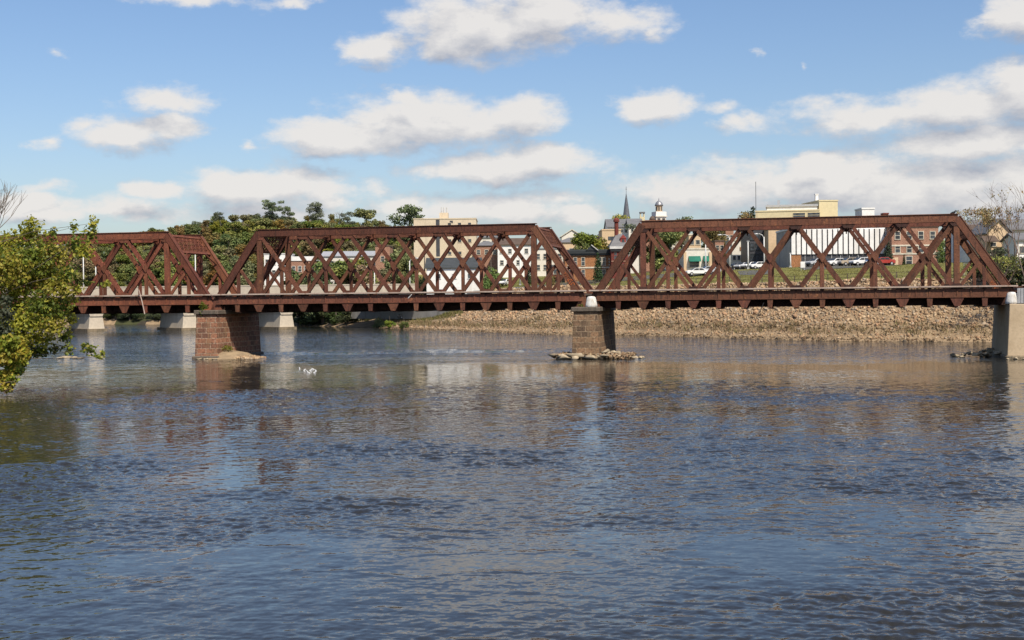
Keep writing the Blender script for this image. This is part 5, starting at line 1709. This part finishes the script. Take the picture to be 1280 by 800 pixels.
# ------------------------------------------------------------------ street, car park, sign
def sheet(name, corners, mat, lift, nu=24, nv=10):
    Vs = []
    c = [np.array(p, float) for p in corners]
    for j in range(nv + 1):
        for i in range(nu + 1):
            u, v = i / nu, j / nv
            p = (c[0] * (1 - u) + c[1] * u) * (1 - v) + (c[3] * (1 - u) + c[2] * u) * v
            Vs.append((p[0], p[1], 0))
    Vs = np.array(Vs); Vs[:, 2] = ground_xy(Vs[:, 0], Vs[:, 1])[0] + lift
    ii = np.arange((nu + 1) * (nv + 1)).reshape(nv + 1, nu + 1)
    Fq = np.stack([ii[:-1, :-1], ii[:-1, 1:], ii[1:, 1:], ii[1:, :-1]], -1).reshape(-1, 4)
    return tag(np_mesh(name, Vs, Fq, mat), kind='structure')
PX = lambda px, Y: (at(px, 330, Y).x, Y)
sheet('parking_lot', (PX(1005, 240), PX(1185, 222), PX(1175, 257), PX(990, 261)), M['asphalt'], 0.06)
sheet('street', (PX(925, 243), PX(968, 238), PX(925, 330), PX(905, 330)), M['asphalt'], 0.08)
sheet('riverside_road', (PX(640, 262), PX(900, 250), PX(900, 262), PX(640, 276)), M['asphalt'], 0.05)
sg = empty('sign_board', (at(1003.5, 332, 240).x, 240, gz(at(1003.5, 332, 240).x, 240)), 0.05, 'blank-looking white sign board on two short legs at the car park edge', 'sign')
MB().box(-0.42, 0.42, -0.04, 0.04, 0.5, 1.6).build('panel', M['sign_white'], sg)
for x in (-0.3, 0.3): MB().box(x - 0.04, x + 0.04, 0.043, 0.1, -0.1, 1.5).build('leg', M['metal_grey'], sg)


def car_proto():
    root = empty('parked_car', (0, 0, 0))
    prof = [(-2.15, 0.35), (-2.2, 0.75), (-2.05, 0.92), (-1.2, 0.98), (-0.6, 1.42), (0.75, 1.45), (1.35, 1.02), (2.1, 0.95), (2.2, 0.6), (2.15, 0.35)]
    m = MB().prism(prof, -0.85, 0.85)
    m.build('body', M['car_white'], root, bevel=0.06)
    m = MB().prism([(-1.05, 1.0), (-0.56, 1.36), (0.05, 1.38), (0.05, 1.0)], -0.865, 0.865)
    m.build('window', M['glass'], root)
    m = MB().prism([(0.13, 1.0), (0.13, 1.38), (0.70, 1.38), (1.18, 1.0)], -0.865, 0.865)
    m.build('window', M['glass'], root)
    MB().add([(-1.17, -0.7, 1.0), (-1.17, 0.7, 1.0), (-0.63, 0.64, 1.41), (-0.63, -0.64, 1.41), (-1.2, -0.7, 1.03), (-1.2, 0.7, 1.03), (-0.66, 0.64, 1.44), (-0.66, -0.64, 1.44)], [(3, 2, 1, 0), (4, 5, 6, 7), (0, 1, 5, 4), (1, 2, 6, 5), (2, 3, 7, 6), (3, 0, 4, 7)]).build('windscreen', M['glass'], root)
    for x in (-1.35, 1.35):
        for y in (-0.86, 0.86):
            w = MB()
            w.lathe([(0.31, -0.1), (0.33, -0.06), (0.33, 0.06), (0.31, 0.1)], 14)
            o = w.build('wheel', M['rubber'], root); o.rotation_euler = (R(90), 0, 0); o.location = (x, y, 0.33)
            h = MB(); h.lathe([(0.19, -0.115), (0.19, 0.115)], 10)
            h.build('rim', M['metal_grey'], o)
    for y in (-0.6, 0.6):
        MB().box(-2.23, -2.14, y - 0.18, y + 0.18, 0.62, 0.76).build('headlight', M['sign_white'], root)
        MB().box(2.12, 2.22, y - 0.18, y + 0.18, 0.68, 0.84).build('tail_light', M['red_trim'], root)
    MB().box(-2.25, -2.1, -0.8, 0.8, 0.38, 0.52).build('bumper', M['metal_dark'], root)
    return root
CARP = car_proto(); first = [True]


def car(px, py, Y, rz, col, label, group=None):
    p = at(px, py, Y)
    o = CARP if first[0] else copy_tree(CARP)
    first[0] = False
    if col != 'car_white':
        for c in o.children:
            if c.name.startswith('body'):
                c.data = c.data.copy(); c.data.materials[0] = M[col]
    o.location = (p.x, Y, gz(p.x, Y) + 0.1); o.rotation_euler = (0, 0, rz)
    return tag(o, label, 'car', group)
PK = 'cars in the car park before the fin building'
car(872, 336, 250, 0.1, 'car_white', 'long white car parked before the shop with green awnings')
car(1021, 331, 247, 0.5, 'car_silver', 'silver car leftmost in the car park before the white fin building', PK)
car(1034, 331, 249, 1.4, 'car_black', 'black car nose-on beside the leftmost silver car in the car park', PK)
car(1046, 331, 246, 0.4, 'car_white', 'white car in the middle of the row before the fin building', PK)
car(1057, 331, 248, 1.5, 'car_silver', 'silver car nose-on in the row before the fin building', PK)
car(1063, 331, 243, 0.2, 'car_tan', 'tan car in the row before the fin building', PK)
car(1077, 331, 241, 0.3, 'car_white', 'white car right of the tan one before the fin building', PK)
car(1089, 331, 241, 1.2, 'car_blue', 'dark blue car near the conifer in the car park', PK)
car(1103, 331, 239, 0.2, 'car_red', 'red car parked in front of the dense dark conifer', PK)
car(920, 328, 285, 0.6, 'car_black', 'black car parked before the pale corner shop')
car(929, 328, 279, 0.7, 'car_silver', 'silver car first behind the black one on the street')
car(938, 329, 272, 0.7, 'car_white', 'white car along the dark glass block')
car(948, 330, 266, 0.4, 'car_white', 'white car at the right end of the street row')
car(886, 332, 252, 0.2, 'car_silver', 'silver car tail-on at the right corner of the awning shop')
car(622, 345, 296, 0.2, 'car_blue', 'blue car parked below the hillside white house')
car(596, 354, 286, 0.1, 'car_grey', 'grey car parked right of the grey-roofed white house')
car(509, 357, 296, 0.1, 'car_black', 'dark car on the road at the town end of the road bridge')
car(630, 341, 290, 1.3, 'car_white', 'small white car on the slope under the hillside white house')

# ------------------------------------------------------------------ sky and sun
n_vec = -BN
to_sun = (Vector((0, 0, 1)) + n_vec * 0.62 + BX * 0.52).normalized()
sun = bpy.data.lights.new('sun', 'SUN')
sun.energy = 5.0; sun.angle = R(0.5); sun.color = (1.0, 0.91, 0.77)
so = bpy.data.objects.new('sun', sun)
so.rotation_euler = to_sun.to_track_quat('Z', 'Y').to_euler()
so.location = (60, -60, 120)
COL.objects.link(so)
EL = math.asin(to_sun.z); ROT = math.atan2(to_sun.x, to_sun.y)

wd = bpy.data.worlds.new('World'); scn.world = wd
wd.use_nodes = True
t = NT(wd.node_tree)
bg = wd.node_tree.nodes['Background']
BGS = 0.10
bg.inputs[1].default_value = BGS
sk = t.n('ShaderNodeTexSky', sky_type='NISHITA')
sk.sun_disc = False; sk.sun_elevation = EL; sk.sun_rotation = ROT
sk.air_density = 1.0; sk.dust_density = 1.3; sk.ozone_density = 2.0
CL = []
def cloud(*e): CL.extend(e)
cloud((600, 28, 95, 38), (470, 66, 50, 18, .1), (680, 18, 75, 38), (560, 48, 60, 25), (765, 30, 80, 22, .15), (820, 42, 50, 16, .45))
cloud((205, 126, 62, 18, .1), (160, 168, 85, 20, .25), (215, 158, 45, 15, .1), (110, 158, 50, 16, .5), (50, 178, 36, 10, .45), (75, 68, 52, 10, .8))
cloud((440, 174, 95, 18), (400, 176, 56, 18), (545, 152, 118, 30), (505, 121, 30, 12), (645, 146, 62, 20), (310, 182, 24, 10, .55))
cloud((640, 208, 132, 18), (690, 194, 62, 18), (560, 212, 60, 16, .2))
cloud((340, 232, 92, 22), (290, 228, 40, 20), (410, 244, 60, 20, .1), (194, 237, 42, 11, .2), (470, 232, 50, 16, .4))
cloud((880, 240, 115, 30), (1040, 228, 95, 32), (1170, 234, 125, 36), (1270, 238, 90, 42), (1020, 205, 40, 14))
cloud((1110, 145, 145, 24, .1), (1205, 130, 95, 26, .1), (1290, 112, 70, 28), (1215, 180, 125, 20), (925, 150, 50, 18, .5), (900, 135, 60, 14, .6))
cloud((814, 133, 46, 19), (1264, 22, 42, 21), (938, 70, 17, 12, .85), (1004, 86, 20, 12, .82))
cloud((620, 262, 110, 24, .1), (500, 258, 70, 22, .15), (730, 264, 60, 14, .2), (180, 272, 80, 12, .4), (30, 252, 36, 11), (230, -2, 125, 11, .3), (370, 0, 40, 7, .4), (150, 264, 140, 18, .30), (50, 268, 90, 14, .35), (335, 264, 120, 18, .25), (60, 235, 60, 12, .55), (700, 245, 90, 18, .5))

# node group: how much cloud there is in a direction (azimuth, elevation)
ng = bpy.data.node_groups.new('cloud_field', 'ShaderNodeTree')
ng.interface.new_socket('uv', in_out='INPUT', socket_type='NodeSocketVector')
ng.interface.new_socket('field', in_out='OUTPUT', socket_type='NodeSocketFloat')
q = NT(ng)
gi, go = q.n('NodeGroupInput'), q.n('NodeGroupOutput')
uv = gi.outputs[0]
wn = q.n('ShaderNodeTexNoise'); wn.inputs['Scale'].default_value = 22; wn.inputs['Detail'].default_value = 5; wn.inputs['Roughness'].default_value = 0.6
q.l(q.mapping(uv, (1, 1.7, 1)), wn.inputs['Vector'])
wv_ = q.vmath('MULTIPLY', q.vmath('SUBTRACT', wn.outputs[1], (0.5, 0.5, 0.5)), (0.055, 0.022, 0))
wuv = q.vmath('ADD', uv, wv_)
dist = None
for cx, cy, rx, ry, *fa in CL:
    d_ = ray(cx, cy).normalized()
    az, el = math.atan2(d_.x, d_.y), math.asin(d_.z)
    ia, ib = F / (rx * 1.06), F / (ry * 1.34)
    L_ = q.vmath('LENGTH', q.vmath('MULTIPLY_ADD', wuv, (ia, ib, 0), (-az * ia, -el * ib, 0)))
    if fa: L_ = q.math('ADD', L_, fa[0])
    dist = L_ if dist is None else q.math('SMOOTH_MIN', dist, L_, 0.22)
fb = q.noise(q.mapping(uv, (1, 1.8, 1)), 30, 10, 0.64)
fb2 = q.noise(q.mapping(uv, (1, 2.2, 1)), 9, 4, 0.55)
f = q.math('SUBTRACT', 1.0, dist)
f = q.math('MAXIMUM', f, -1.2)
# sky outside the photograph: scattered cumulus everywhere
sx_ = q.n('ShaderNodeSeparateXYZ'); q.l(uv, sx_.inputs[0])
out_e = q.ramp(sx_.outputs[1], 0.235, 0.29)
out_a = q.ramp(q.math('ABSOLUTE', sx_.outputs[0]), 0.42, 0.52)
outm = q.math('MAXIMUM', out_e, out_a)
gen = q.math('MULTIPLY', q.math('SUBTRACT', q.noise(q.mapping(uv, (1, 1.4, 1)), 3.2, 6, 0.58), 0.60), 5.0)
f = q.math('ADD', q.math('MULTIPLY', f, q.math('SUBTRACT', 1.0, outm)), q.math('MULTIPLY', gen, outm))
f = q.math('ADD', f, q.math('MULTIPLY', q.math('SUBTRACT', fb, 0.5), 1.45))
f = q.math('ADD', f, q.math('MULTIPLY', q.math('SUBTRACT', fb2, 0.5), 1.2))
q.l(f, go.inputs[0])

geo = t.n('ShaderNodeTexCoord').outputs['Generated']
gsp = t.n('ShaderNodeSeparateXYZ'); t.l(geo, gsp.inputs[0])
az = t.math('ARCTAN2', gsp.outputs[0], gsp.outputs[1])
el = t.math('ARCSINE', gsp.outputs[2])
cv = t.n('ShaderNodeCombineXYZ'); t.l(az, cv.inputs[0]); t.l(el, cv.inputs[1])
def field(off):
    g = t.n('ShaderNodeGroup'); g.node_tree = ng
    t.l(t.vmath('ADD', cv.outputs[0], off), g.inputs[0])
    return g.outputs[0]
f0 = field((0, 0, 0)); f1 = field((0.005, 0.017, 0)); 
alpha = t.math('MULTIPLY', t.ramp(f0, -0.20, 0.52), 0.94)
thick = t.ramp(f0, 0.15, 1.1)
lit = t.math('ADD', t.math('MULTIPLY', t.math('SUBTRACT', f0, f1), 0.95), 0.66)
lit = t.math('SUBTRACT', lit, t.math('MULTIPLY', thick, 0.10), clamp=True)
K = 1 / BGS
ccol = t.mix(lit, tuple(c * K for c in (0.33, 0.35, 0.41)), tuple(c * K for c in (0.70, 0.675, 0.65)))
hs = t.n('ShaderNodeHueSaturation', i_Saturation=1.10, i_Value=1.06)
t.l(sk.outputs[0], hs.inputs['Color'])
skyc = t.mix(1.0, hs.outputs[0], (1.0, 1.0, 1.07), 'MULTIPLY')
fin = t.mix(alpha, skyc, ccol)
t.l(fin, bg.inputs[0])
wd.cycles.sampling_method = 'MANUAL'
wd.cycles.sample_map_resolution = 512

scn.view_settings.view_transform = 'Standard'
scn.view_settings.look = 'None'
scn.view_settings.exposure = 0.25
scn.view_settings.gamma = 1.0
scn.cycles.use_denoising = True
scn.cycles.max_bounces = 6
scn.cycles.diffuse_bounces = 3
scn.cycles.caustics_reflective = False
scn.cycles.caustics_refractive = False
